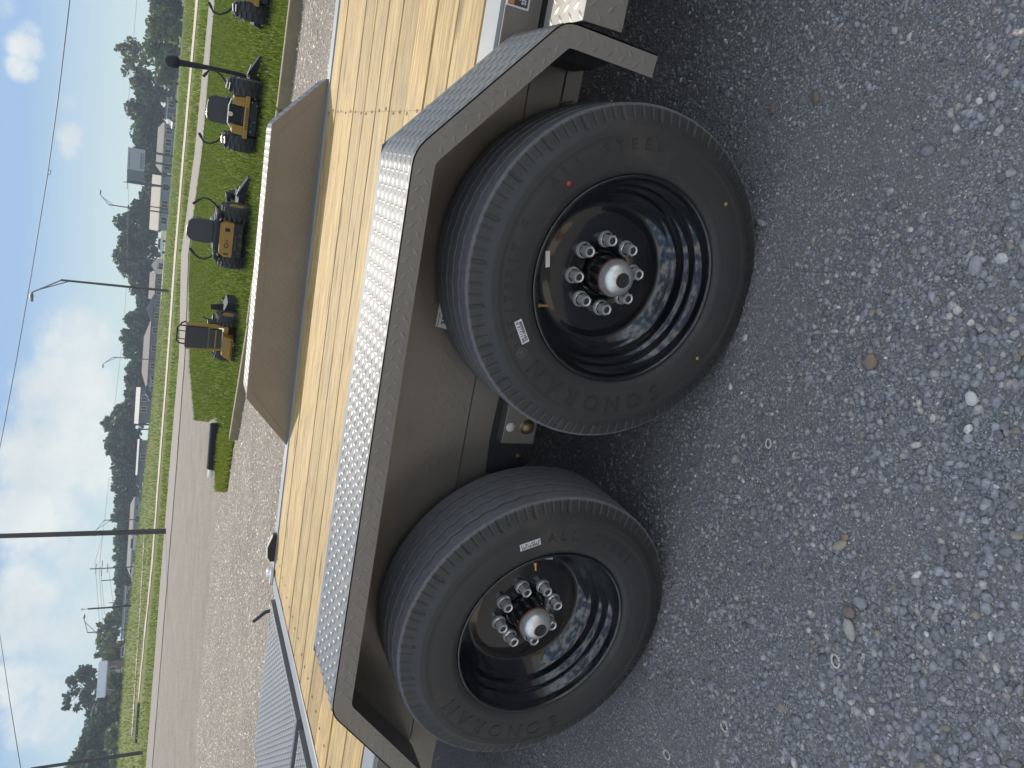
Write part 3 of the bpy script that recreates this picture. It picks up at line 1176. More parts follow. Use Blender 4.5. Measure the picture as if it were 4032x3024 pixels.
# tread-plate step in front of the near fender
step = empty('step', parent=trailer)
MB().box(0.500, 1.6, 0.02, 0.022, 0.522, 0.6155).build('step_face', M_STEEL, step)
MB().box(0.500, 1.6, 0.0225, 0.20, 0.612, 0.6155).build('step_top', M_STEEL, step)
lugs([((0.50, 0.02, 0.522), (1, 0, 0), (0, 0, 1), 0.7, 0.094)], step, M_STEEL, rot0=R(45), h=0.002, L=0.032, w=0.009, pitch=0.044)
lugs([((0.50, 0.023, 0.6155), (1, 0, 0), (0, 1, 0), 0.7, 0.17)], step, M_STEEL, rot0=R(45), h=0.002, L=0.032, w=0.009, pitch=0.044)


# text as flat raised meshes
def text_mesh(txt, size, depth=0.0004, bold=0.0, spacing=1.0, shear=0.0):
    cu = bpy.data.curves.new('lettering', 'FONT')
    cu.body = txt
    cu.size = size
    cu.extrude = depth
    cu.offset = bold
    cu.shear = shear
    cu.space_character = spacing
    cu.align_x = 'CENTER'
    cu.align_y = 'CENTER'
    cu.resolution_u = 2
    o = bpy.data.objects.new('lettering', cu)
    me = bpy.data.meshes.new_from_object(o)
    bpy.data.objects.remove(o)
    bpy.data.curves.remove(cu)
    return me


def text_obj(name, txt, size, M, mat, parent, **kw):
    me = text_mesh(txt, size, **kw)
    me.transform(M)
    me.materials.append(mat)
    return link_mesh(name, me, parent)


FACE = Matrix.Rotation(R(90), 4, 'X')          # text that faces -Y, reading along +X


def face_at(x, y, z, ang=0.0):
    return Matrix.Translation((x, y, z)) @ Matrix.Rotation(-ang, 4, 'Y') @ FACE


def barcode(mb, x0, x1, y, z0, z1, M=None):
    x = x0
    while x < x1:
        w = random.choice((0.0006, 0.0010, 0.0016))
        mb.box(x, min(x + w, x1), y - 0.0003, y, z0, z1, M)
        x += w + random.choice((0.0007, 0.0011, 0.0016))


# decal on the rail, cut by the frame edge
dec = MB().box(0.5365, 0.66, 0.2488, 0.2498, 0.637, 0.692).build('side_decal', M_WHITE, trailer)
MB().box(0.5405, 0.656, 0.2484, 0.2487, 0.641, 0.688).build('decal_field', M_NAVY, dec)
MB().box(0.5415, 0.656, 0.2480, 0.2483, 0.674, 0.6865).build('decal_bar', M_ORANGE, dec)
text_obj('decal_lettering', 'op', 0.0155, face_at(0.5605, 0.2480, 0.6625), M_WHITE, dec, depth=0.0003, bold=0.0004)
text_obj('decal_lettering', 'SID', 0.0155, face_at(0.5565, 0.2480, 0.6505), M_WHITE, dec, depth=0.0003, bold=0.0004)

# stock tag above the front wheel
tg = MB().prism([(-0.205, 0.688), (-0.198, 0.735), (-0.104, 0.735), (-0.104, 0.688)], 0.2425, 0.2432).build('stock_tag', M_WHITE, trailer)
text_obj('tag_number', '395727', 0.0235, face_at(-0.158, 0.2422, 0.7135), M_INK, tg, depth=0.0002, bold=0.0003)
mb = MB()
barcode(mb, -0.199, -0.165, 0.2424, 0.690, 0.700)
for x0, x1, z in ((-0.196, -0.165, 0.7305), (-0.135, -0.107, 0.7315), (-0.135, -0.107, 0.7275), (-0.158, -0.13, 0.6975)):
    x = x0
    while x < x1:
        w = random.uniform(.001, .003)
        mb.box(x, x + w, 0.2421, 0.2424, z - 0.001, z + 0.001)
        x += w + 0.001
mb.build('tag_small_print', M_INK, tg)['kind'] = 'stuff'


# ---- wheels
def make_wheel(x, z, flip=False, letters=True):
    w = empty('wheel', (x, 0, z), parent=trailer)
    # tyre profile from the bead out over the sidewall, across the ribs and in again
    prof = [(0.006, 0.236), (0.000, 0.243), (-0.004, 0.252), (-0.0065, 0.258), (-0.0065, 0.262), (-0.0085, 0.270), (-0.010, 0.285), (-0.0105, 0.300),
            (-0.0095, 0.316), (-0.0075, 0.328), (-0.0085, 0.330), (-0.0065, 0.333), (-0.0075, 0.336), (-0.0045, 0.340), (-0.0055, 0.343), (-0.001, 0.348), (0.003, 0.355), (0.006, 0.3585), (0.0095, 0.3665), (0.0125, 0.376),
            (0.0165, 0.387), (0.0185, 0.3925), (0.0205, 0.3945)]
    gro = []
    ribs = [(0.020, 0.0565), (0.064, 0.0945), (0.102, 0.1325), (0.140, 0.1705), (0.178, 0.212)]
    for k, (a, b) in enumerate(ribs):
        rr_ = [0.397, 0.398, 0.3983, 0.398, 0.397][k]
        if k:
            prof += [(a - 0.0003, rr_ - 0.011), (a + 0.0003, rr_ - 0.0008), (a + 0.0012, rr_)]
            gro += [len(prof) - 3, len(prof) - 2, len(prof) - 1]
        else:
            prof += [(a + 0.004, rr_)]
        prof += [(b - 0.0012, rr_), (b - 0.0003, rr_ - 0.0008), (b + 0.0003, rr_ - 0.011)]
        if k < 4:
            gro += [len(prof) - 3, len(prof) - 2, len(prof) - 1]
        else:
            prof.pop()
    prof += [(0.216, 0.391), (0.228, 0.37), (0.240, 0.33), (0.244, 0.30), (0.240, 0.26), (0.228, 0.236)]
    prof = [(y, r_ if r_ < 0.243 else 0.243 + (r_ - 0.243) * 0.9226) for y, r_ in prof]
    gs = set(gro)
    NS = 576
    sh = {j: dp for j, (y, r_) in enumerate(prof) for dp in [0.006] if 0.3565 < r_ < 0.3825 and y < 0.03}
    shs = {j: 0.010 for j in sh}
    mb = MB()
    mb.lathe(prof, NS, wob=lambda j, a: 0.0026 * math.asin(math.sin(a * 48)) / 1.57 if j in gs else 0.0,
             rad=lambda j, k: (0.009 if k % 24 < 2 else 0.006 if k % 6 == 0 else 0.0) if j in sh else 0.0,
             flat=(min(sh), len(prof) - 7))
    mb.build('tyre', M_TYRE, w)
    # steel rim with stepped barrel
    rp = [(0.012, 0.2375), (0.002, 0.2385), (-0.002, 0.2365), (-0.0025, 0.2335), (0.000, 0.2305), (0.006, 0.2285), (0.016, 0.2272), (0.024, 0.2235), (0.034, 0.2165), (0.040, 0.2125),
          (0.047, 0.2110), (0.054, 0.2085), (0.060, 0.2025), (0.067, 0.1985), (0.076, 0.1965), (0.084, 0.1935), (0.089, 0.1885), (0.095, 0.184),
          (0.1165, 0.168), (0.1195, 0.163), (0.1185, 0.157), (0.114, 0.148), (0.1115, 0.138), (0.1105, 0.10), (0.1105, 0.058), (0.122, 0.056)]
    MB().lathe(rp, 128).build('rim', M_RIM, w)
    mb = MB().lathe([(0.14, 0.232), (0.22, 0.235)], 48)
    mb.build('rim_barrel', M_RIM, w)
    # hub
    MB().lathe([(0.15, 0.05), (0.108, 0.05), (0.104, 0.0465), (0.060, 0.0455), (0.056, 0.043)], 40).build('hub', M_RIM, w)
    MB().lathe([(0.0565, 0.0455), (0.0535, 0.0461), (0.0515, 0.0445)], 40).build('hub_seal', M_RUST, w)
    cap = [(0.053, 0.0435), (0.0495, 0.0442), (0.047, 0.0428), (0.038, 0.0405), (0.030, 0.0355), (0.0235, 0.0275), (0.0205, 0.0205), (0.0195, 0.0175)]
    MB().lathe(cap, 48).build('hub_cap', M_CAP, w)
    MB().lathe([(0.0197, 0.0178), (0.0175, 0.0168), (0.0170, 0.013), (0.0182, 0.012), (0.0182, 0.0085), (0.0172, 0.0075), (0.0172, 0.0035), (0.0185, 0.0025), (0.0185, 0.0001)], 32).build('hub_plug', M_RUBBERCAP, w)
    # eight flanged lug nuts on 165 mm
    nut = MB()
    nut.lathe([(0.110, 0.0198), (0.107, 0.0202), (0.1035, 0.019), (0.1005, 0.0158)], 24)
    hexr = 0.0148
    V = [(hexr * math.cos(R(60 * k)), y, hexr * math.sin(R(60 * k))) for y in (0.1005, 0.0785) for k in range(6)]
    hc = [(hexr * 0.86 * math.cos(R(60 * k)), 0.0755, hexr * 0.86 * math.sin(R(60 * k))) for k in range(6)]
    nut.add(V + hc, [(k, k + 6, (k + 1) % 6 + 6, (k + 1) % 6) for k in range(6)] + [(k + 6, k + 12, (k + 1) % 6 + 12, (k + 1) % 6 + 6) for k in range(6)])
    nut.lathe([(0.0755, 0.0118), (0.0753, 0.0085), (0.081, 0.0082)], 20)
    me = None
    off = R(9 if not flip else 20)
    for k in range(8):
        a = off + k * math.pi / 4
        if me is None:
            o = nut.build('lug_nut', M_ZINC, w)
            me = o.data
            st = MB().lathe([(0.0785, 0.0082), (0.0772, 0.0075), (0.0772, 0.0001)], 16)
            so_ = st.build('wheel_stud', M_DARK, w)
            sm = so_.data
        else:
            o = link_mesh('lug_nut', me, w)
            so_ = link_mesh('wheel_stud', sm, w)
        loc = (0.0825 * math.cos(a), 0, 0.0825 * math.sin(a))
        o.location = loc
        so_.location = loc
        o.rotation_euler = (0, random.uniform(0, 1), 0)
    return w


def wheel_letters(w, txt, a0, pitch, rad, size, h=0.0012, y=-0.0102):
    """letters stand outwards, reading clockwise"""
    dat = []
    for i, ch in enumerate(txt):
        if ch == ' ':
            continue
        a = R(a0 - i * pitch)
        M = Matrix.Translation((rad * math.cos(a), y, rad * math.sin(a))) @ Matrix.Rotation(-(a - math.pi / 2), 4, 'Y') @ FACE
        me = text_mesh(ch, size, h, 0.0006)
        me.transform(M)
        dat.append(me)
    mb = MB()
    for me in dat:
        mb.add([v.co for v in me.vertices], [tuple(p.vertices) for p in me.polygons])
        bpy.data.meshes.remove(me)
    return tag(mb.build('sidewall_lettering', M_LETTER, w), kind='stuff')


wn1 = make_wheel(0.0, 0.385)
wn1['label'] = 'front wheel nearest the viewer with a red dot on its tyre'
wheel_letters(wn1, 'SONORAN', 209, 11.6, 0.291, 0.056, 0.0011)
wheel_letters(wn1, '235/75R17.5', 124, 5.2, 0.296, 0.034, 0.0006)
wheel_letters(wn1, 'ALL STEEL', 52, 6.5, 0.300, 0.032, 0.0006)
wn2 = make_wheel(-0.935, 0.393, True)
wn2['label'] = 'rear wheel nearest the viewer with a white tag inside its rim'
wheel_letters(wn2, 'SONORAN', 197, 11.4, 0.291, 0.056, 0.0011)
wheel_letters(wn2, 'ALL STEEL', 9, 6.5, 0.292, 0.036, 0.0010)


def side_sticker(w, r, a, ang, L, H, y, txt):
    """little bar-code sticker on the sidewall, turned by ang in the wheel plane"""
    M = Matrix.Translation((r * math.cos(a), y, r * math.sin(a))) @ Matrix.Rotation(-ang, 4, 'Y')
    st = MB().box(-L / 2, L / 2, -0.0005, 0.0005, -H / 2, H / 2, M)
    so_ = st.build('tyre_sticker', M_WHITE, w)
    mb = MB()
    x = -L / 2 + 0.003
    while x < L / 2 - 0.004:
        ww = random.choice((0.0007, 0.0012, 0.002))
        mb.box(x, x + ww, -0.0010, -0.0006, 0.0005, H / 2 - 0.002 - random.choice((0, .001)), M)
        x += ww + random.choice((0.0008, 0.0014, 0.004))
    mb.build('sticker_bars', M_PURPLE, w)['kind'] = 'stuff'
    me = text_mesh(txt, H * 0.5, 0.0002, 0.0002)
    me.transform(M @ Matrix.Translation((0, -0.0011, -H * 0.22)) @ FACE)
    me.materials.append(M_INK)
    link_mesh('sticker_number', me, w)


# near: middle (-.136,.631) -> direction of its long side from (-.112,.645) to (-.158,.618)
side_sticker(wn1, math.hypot(-0.136, 0.246), math.atan2(0.246, -0.136), math.atan2(0.030, 0.049), 0.056, 0.018, -0.0108, 'D011825038')
side_sticker(wn2, math.hypot(0.274, 0.103), math.atan2(0.103, 0.274), math.atan2(-0.051, 0.017), 0.055, 0.018, -0.0105, 'D011818452')


def dot(w, x, z, r, mat, y=-0.0112):
    MB().lathe([(y, 0.0001), (y, r), (y + 0.0015, r)], 12, Matrix.Translation((x, 0, z))).build('paint_dot', mat, w)


MB().lathe([(-0.0112, 0.0105), (-0.0112, 0.0118)], 20, Matrix.Translation((-0.183, 0, 0.236))).build('inspection_ring', simple('grey_stamp', (0.16, 0.16, 0.16), 0.7), wn1)
text_obj('inspection_mark', '08', 0.0145, face_at(-0.183, -0.0111, 0.236, R(35)), simple('grey_stamp_ink', (0.15, 0.15, 0.15), 0.7), wn1, depth=0.0002)
dot(wn1, 0.187, 0.203, 0.0055, M_REDDOT)
dot(wn1, 0.212, -0.213, 0.0045, M_YDOT)
dot(wn1, -0.16, -0.247, 0.0045, M_YDOT)
# valve stems and rim labels
vs = MB().tube([(-0.0835, 0.035, 0.198), (-0.082, 0.0345, 0.188)], [0.0062, 0.0048], 10).tube([(-0.082, 0.0345, 0.188), (-0.0805, 0.034, 0.172)], 0.0034, 10)
vs.build('valve_stem', M_BRASS, wn1)
MB().box(-0.018, 0.018, -0.0005, 0.0005, -0.0052, 0.0052, Matrix.Translation((0.022, 0.036, 0.194)) @ Matrix.Rotation(R(-12), 4, 'Y')).build('rim_label', M_WHITE, wn1)
va = R(13)
vs = MB().tube([(0.196 * math.cos(va), 0.045, 0.196 * math.sin(va)), (0.184 * math.cos(va), 0.044, 0.184 * math.sin(va))], [0.0065, 0.005], 10).tube([(0.184 * math.cos(va), 0.044, 0.184 * math.sin(va)), (0.172 * math.cos(va), 0.043, 0.172 * math.sin(va))], 0.0036, 10)
vs.build('valve_stem', M_BRASS, wn2)
lb = math.radians(-7)
MB().box(-0.012, 0.012, -0.0005, 0.0005, -0.018, 0.018,
         Matrix.Translation((0.177 * math.cos(lb), 0.101, 0.177 * math.sin(lb))) @ Matrix.Rotation(-lb, 4, 'Y') @ Matrix.Rotation(R(38), 4, 'Z')).build('rim_label', M_WHITE, wn2)

# the pair of wheels on the far side
for x in (0.0, -0.935):
    w = empty('wheel', (x, 2.478, 0.39), math.pi, trailer)
    for c in kids(wn1):
        if c.name.split('.')[0] in ('tyre', 'rim', 'hub'):
            d = c.copy()
            COL.objects.link(d)
            d.parent = w
for x, z in ((0.0, 0.385), (-0.935, 0.393)):
    MB().tube([(x, 0.13, z), (x, 2.31, z)], 0.038, 16).build('axle', M_BLACK, trailer)
    for y in (0.30, 2.14):
        MB().box(x - 0.34, x + 0.34, y - 0.022, y + 0.022, z + 0.035, z + 0.075, b=0.006).build('leaf_spring', M_BLACK, trailer)

# spring hanger between the wheels with its plates and bolt
hg = empty('spring_hanger', parent=trailer)
MB().box(-0.488, -0.36, 0.213, 0.219, 0.418, 0.513, b=0.002).build('hanger_plate', M_PANEL, hg)
MB().box(-0.488, -0.36, 0.219, 0.25, 0.500, 0.513).build('hanger_flange', M_PANEL, hg)
MB().prism([(-0.585, 0.525), (-0.49, 0.53), (-0.36, 0.525), (-0.36, 0.41), (-0.56, 0.405), (-0.595, 0.47)], 0.246, 0.252).build('equalizer_plate', M_BLACK, hg)
MB().lathe([(0.2115, 0.0001), (0.2115, 0.0125), (0.2128, 0.0125)], 24, Matrix.Translation((-0.441, 0, 0.496))).build('paper_dot', M_WHITE, hg)
mb = MB().lathe([(0.1985, 0.0001), (0.200, 0.010), (0.204, 0.0165), (0.211, 0.019), (0.2128, 0.0215)], 20, Matrix.Translation((-0.439, 0, 0.447)))
mb.build('hanger_bolt', simple('bronze_bolt', (0.30, 0.22, 0.14), 0.45, 0.9), hg)
MB().lathe([(0.236, 0.0001), (0.238, 0.009), (0.2455, 0.013)], 16, Matrix.Translation((-0.535, 0, 0.437))).build('equalizer_bolt', simple('dull_bronze', (0.10, 0.07, 0.05), 0.5, 0.8), hg)
hg2 = empty('spring_hanger', parent=trailer)
MB().box(0.335, 0.372, 0.205, 0.30, 0.40, 0.510, b=0.003).build('hanger_plate', M_PANEL, hg2)
MB().box(0.373, 0.48, 0.25, 0.258, 0.47, 0.511).build('hanger_flange', M_PANEL, hg2)

# fold-down ramps behind the rear beam, lying level
for y0, y1 in ((1.255, 2.165), (0.28, 1.185)):
    rp_ = empty('loading_ramp', parent=trailer)
    MB().box(-3.16, -2.214, y0, y1, DZ - 0.055, DZ - 0.0005, b=0.003).build('ramp_plate', M_RAMP, rp_)
    lugs([((-3.155, y0 + 0.005, DZ), (1, 0, 0), (0, 1, 0), 0.935, y1 - y0 - 0.01)], rp_, M_RAMP, rot0=0, h=0.0022, pitch=0.034)
    MB().box(-2.2135, -2.2085, y0, y1, DZ - 0.075, DZ + 0.003).build('ramp_edge', M_STEEL, rp_)
MB().box(-3.16, -2.21, 1.190, 1.250, DZ - 0.10, DZ - 0.03).build('ramp_divider', M_BLACK, trailer)
MB().tube([(-2.285, 2.185, DZ - 0.03), (-2.30, 2.19, DZ + 0.02), (-2.36, 2.20, DZ + 0.075)], 0.010, 10).build('ramp_pin', M_BLACK, trailer)
MB().box(-2.42, -2.26, 2.168, 2.185, DZ - 0.06, DZ - 0.01).build('ramp_pin_bracket', M_RAIL, trailer)
# dark coupler pocket standing on the far rail near the rear corner
pk = MB()
pk.prism([(-1.99, DZ), (-1.99, DZ + 0.025), (-1.965, DZ + 0.040), (-1.90, DZ + 0.045), (-1.835, DZ + 0.025), (-1.825, DZ)], 2.19, 2.215)
pk.build('stake_pocket', M_BLACK, trailer)
MB().tube([(-1.99, 2.186, DZ + 0.027), (-1.96, 2.186, DZ + 0.043), (-1.90, 2.186, DZ + 0.048), (-1.835, 2.186, DZ + 0.027)], 0.004, 8).build('pocket_rim', M_ZINC, trailer)
MB().lathe([(-.02, .012), (-.02, .02), (.02, .02), (.02, .012)], 16, Matrix.Translation((-2.06, 2.2, DZ + 0.016)) @ Matrix.Rotation(R(90), 4, 'Z'), cap=True).build('corner_latch', M_ZINC, trailer)
MB().box(-2.11, -2.02, 2.15, 2.175, DZ + 0.007, DZ + 0.02).build('corner_latch_plate', M_ZINC, trailer)

# ------------------------------------------------------------------ air
hm = bpy.data.materials.new('haze')
hm.use_nodes = True
hm.node_tree.nodes.clear()
pv = hm.node_tree.nodes.new('ShaderNodeVolumePrincipled')
pv.inputs['Color'].default_value = (0.72, 0.85, 1.0, 1)
pv.inputs['Density'].default_value = 0.0005
pv.inputs['Anisotropy'].default_value = 0.2
ho = hm.node_tree.nodes.new('ShaderNodeOutputMaterial')
hm.node_tree.links.new(pv.outputs[0], ho.inputs['Volume'])
tag(MB().box(-420, 330, -40, 420, -2.0, 40.0).build('haze', hm), kind='stuff')

# ------------------------------------------------------------------ timbers, pipe
TW = 0.12


def timber(a, b, h, label):
    a, b = Vector((*a, 0)), Vector((*b, 0))
    d = (b - a).normalized()
    L = (b - a).length
    M = Matrix.Translation(a) @ Matrix(((d.x, -d.y, 0, 0), (d.y, d.x, 0, 0), (0, 0, 1, 0), (0, 0, 0, 1)))
    o = MB().box(0, L, 0, TW, -0.02, h, M, b=0.008).build('landscape_timber', M_TIMBER)
    tag(o, label, 'timber', 'timbers edging the lawn')
    # saw kerf and knots on the face
    mb = MB()
    for k in range(5):
        t = L * (k + .5) / 5 + random.uniform(-.1, .1)
        mb.lathe([(-0.0015, 0.0001), (-0.001, random.uniform(.008, .016)), (0.003, .017)], 8, M @ Matrix.Translation((t, 0, h * random.uniform(.3, .8))))
    mb.build('knot', simple('dark_knot', (0.07, 0.055, 0.04), 0.9), o)['kind'] = 'stuff'
    return o


timber((3.1, 8.27), (0.52, 8.685), 0.15, 'long weathered timber along the lawn in front of the mowers, cut by the frame')
timber((0.50, 8.695), (-2.48, 9.73), 0.15, 'weathered timber mostly hidden behind the far fender')
timber((-2.49, 9.755), (-4.70, 10.80), 0.135, 'short weathered timber ending where the lawn meets the gravel, knot on its top edge')
pipe = empty('drain_pipe', (-6.15, 13.74, 0.0))
tag(pipe, 'short black drain pipe with a white stub at one end, lying at the lawn corner', 'pipe')
prof = []
mb = MB()
Mx = Matrix.Translation((-6.15, 13.74, 0.105)) @ Matrix.Rotation(R(-83), 4, 'Z')
pp = []
for k in range(24):
    t = -0.46 + 0.92 * k / 23
    pp += [(t, 0.112), (t + 0.012, 0.120), (t + 0.026, 0.120), (t + 0.036, 0.112)]
mb.lathe(pp, 24, Mx, cap=True)
o = mb.build('pipe_barrel', simple('matt_black_plastic', (0.02, 0.022, 0.026), 0.85, spec=0.15))
o.parent = pipe
o.matrix_parent_inverse = Matrix.Translation((6.15, -13.74, 0))
o = MB().lathe([(-0.64, 0.0001), (-0.64, 0.05), (-0.44, 0.05)], 16, Mx @ Matrix.Translation((0, 0, 0.04))).build('white_stub', M_WHITE)
o.parent = pipe
o.matrix_parent_inverse = Matrix.Translation((6.15, -13.74, 0))

# ------------------------------------------------------------------ mowers
M_YEL = simple('mower_amber_paint', (0.36, 0.205, 0.045), 0.45, noise=0.1, nscale=12)
M_MBLK = simple('mower_black', (0.028, 0.031, 0.036), 0.7, spec=0.25, noise=0.25, nscale=12)
M_SEAT = simple('black_vinyl', (0.03, 0.032, 0.038), 0.42)
M_MT = simple('mower_tyre', (0.034, 0.036, 0.04), 0.75, noise=0.3, nscale=30, bump=0.4)
M_CHR = simple('bright_steel', (0.75, 0.74, 0.7), 0.2, 1.0)
M_GREY = simple('grey_plastic', (0.25, 0.25, 0.26), 0.5)


def fat_tyre(parent, x, y, r, w, name='rear_wheel'):
    e = empty(name, (x, y, r), R(90), parent)
    pr = [(-w / 2 + .02, r * .5), (-w / 2, r * .62), (-w / 2, r * .86), (-w / 2 + .03, r * .97), (-w / 6, r), (w / 6, r), (w / 2 - .03, r * .97), (w / 2, r * .86), (w / 2, r * .62), (w / 2 - .02, r * .5)]
    mb = MB().lathe(pr, 36)
    for k in range(20):
        a = 2 * math.pi * k / 20
        M = Matrix.Rotation(-a, 4, 'Y')
        mb.box(r - 0.005, r + 0.012, -w * .46, -0.01, -0.018, 0.018, M)
        mb.box(r - 0.005, r + 0.012, 0.01, w * .46, 0.02, 0.056, M)
    mb.build('tyre', M_MT, e)
    MB().lathe([(-w / 2 + .03, 0.001), (-w / 2 + .025, r * .3), (-w / 2 + .01, r * .5), (w / 2 - .01, r * .5), (w / 2 - .025, r * .3), (w / 2 - .03, .001)], 20).build('rim', M_YEL, e)
    return e


def rounded_slab(mb, x0, x1, y0, y1, z0, z1, rad, n=5, M=None):
    """a slab facing Y whose XZ outline has rounded corners"""
    pl = []
    for cx_, cz_, a0 in ((x1 - rad, z1 - rad, 0), (x0 + rad, z1 - rad, 90), (x0 + rad, z0 + rad * .4, 180), (x1 - rad, z0 + rad * .4, 270)):
        rr = rad if a0 < 180 else rad * .4
        ox = cx_ if a0 < 180 else (x0 + rr if a0 == 180 else x1 - rr)
        for k in range(n):
            a = R(a0 + 90 * k / (n - 1))
            pl.append((ox + rr * math.cos(a), cz_ + rr * math.sin(a)))
    return mb.prism(list(reversed(pl)), y0, y1, 'y', M)


def lap_bar(parent, s, x, y, z, prof):
    pts = [(x + s * a, y + c, z + b) for a, b, c in prof]
    MB().tube(pts, 0.016, 8).tube(pts[-2:], 0.023, 8).build('lap_bar', M_MBLK, parent)


BARS = [(0.0, 0.0, 0.0), (0.10, 0.09, 0.02), (0.155, 0.18, 0.05), (0.15, 0.27, 0.08), (0.10, 0.34, 0.1), (0.02, 0.41, 0.12)]


def common(t, deck=True, rt=0.235, rw=0.23, half=0.40):
    fat_tyre(t, half, 0.0, rt, rw)
    fat_tyre(t, -half, 0.0, rt, rw)
    fat_tyre(t, 0.36, 1.32, 0.14, 0.13, 'caster_wheel')
    fat_tyre(t, -0.36, 1.32, 0.14, 0.13, 'caster_wheel')
    MB().box(-0.27, 0.27, -0.18, 1.15, 0.22, 0.30, b=0.01).box(-0.40, -0.32, 1.1, 1.34, 0.26, 0.34).box(0.32, 0.40, 1.1, 1.34, 0.26, 0.34).box(-0.40, 0.40, 1.05, 1.15, 0.26, 0.33).build('frame', M_MBLK, t)
    # cutting deck with sloped discharge chute on the right
    MB().prism([(-0.62, 0.09), (-0.58, 0.20), (0.58, 0.20), (0.62, 0.09)], 0.33, 1.02).build('cutting_deck', M_MBLK, t)
    MB().prism([(0.55, 0.215), (0.60, 0.225), (0.90, 0.075), (0.92, 0.03), (0.86, 0.03), (0.55, 0.10)], 0.40, 0.60).build('discharge_chute', M_MBLK, t)
    MB().tube([(0.57, 0.40, 0.235), (0.75, 0.40, 0.185)], 0.008, 6).tube([(0.58, 0.4, 0.2), (0.60, 0.4, 0.27)], 0.010, 6).build('chute_spring', M_CHR, t)


def mower_a(loc, rz, label):
    t = empty('riding_mower', loc, rz)
    tag(t, label, 'mower', 'mowers lined up on the lawn')
    common(t)
    # amber rear cover with black monogram, black engine guard below
    MB().prism([(-0.29, 0.275), (0.28, 0.275), (0.285, 0.40), (0.24, 0.475), (-0.24, 0.475), (-0.29, 0.40)], -0.30, -0.10).build('rear_cover', M_YEL, t)
    MB().box(0.14, 0.20, -0.304, -0.3005, 0.33, 0.405).box(-0.25, -0.225, -0.304, -0.3005, 0.33, 0.405).build('cover_slot', M_MBLK, t)
    text_obj('monogram', 'C', 0.095, Matrix.Translation((-0.105, -0.3025, 0.365)) @ FACE, M_INK, t, depth=0.001, bold=0.003)
    text_obj('monogram', 's', 0.075, Matrix.Translation((-0.060, -0.3025, 0.372)) @ FACE, M_INK, t, depth=0.001, bold=0.002)
    text_obj('monogram', 'i:', 0.070, Matrix.Translation((-0.015, -0.3025, 0.372)) @ FACE, M_INK, t, depth=0.001, bold=0.002)
    g = MB().box(-0.28, 0.28, -0.32, -0.08, 0.13, 0.268, b=0.01)
    g.build('engine_guard', M_MBLK, t)
    mb = MB()
    for k in range(8):
        x = -0.15 + k * 0.032
        mb.box(x, x + random.uniform(.012, .022), -0.324, -0.3205, 0.225, 0.247)
    mb.build('guard_lettering', simple('dim_amber_print', (0.12, 0.09, 0.04), 0.5), t)['kind'] = 'stuff'
    mb = MB()
    for x, z, r in ((0.1, .17, .03), (-.05, .16, .035), (-.2, .18, .02)):
        mb.tube([(x, -0.325, z), (x, -0.31, z)], r, 12)
    mb.build('engine_boss', M_DARK, t)['kind'] = 'stuff'
    # seat: tapered back, cushion, arm-rest consoles
    mb = MB()
    rounded_slab(mb, -0.19, 0.19, -0.05, 0.03, 0.57, 0.965, 0.14, 6, Matrix.Rotation(R(-6), 4, 'X'))
    mb.build('seat_back', M_SEAT, t)
    MB().box(-0.19, 0.19, 0.02, 0.46, 0.50, 0.60, b=0.03).build('seat_cushion', M_SEAT, t)
    MB().tube([(-0.145, -0.105, 0.95), (-0.07, -0.113, 0.968), (0.07, -0.113, 0.968), (0.145, -0.105, 0.95)], 0.006, 6).build('seat_piping', M_CHR, t)
    MB().box(-0.31, 0.31, -0.18, 0.34, 0.43, 0.56, b=0.03).build('console', M_MBLK, t)
    MB().box(0.22, 0.40, -0.2, 0.30, 0.46, 0.545, b=0.02).build('mudguard', M_MBLK, t)
    MB().box(-0.40, -0.22, -0.2, 0.30, 0.46, 0.545, b=0.02).build('mudguard', M_MBLK, t)
    for s in (1, -1):
        MB().tube([(s * .27, -0.19, 0.50), (s * 0.31, -0.2, 0.47), (s * 0.33, -0.15, 0.50)], 0.010, 6).build('filler_cap', M_CHR, t)
        lap_bar(t, s, s * .36, 0.1, 0.48, BARS)
    return t


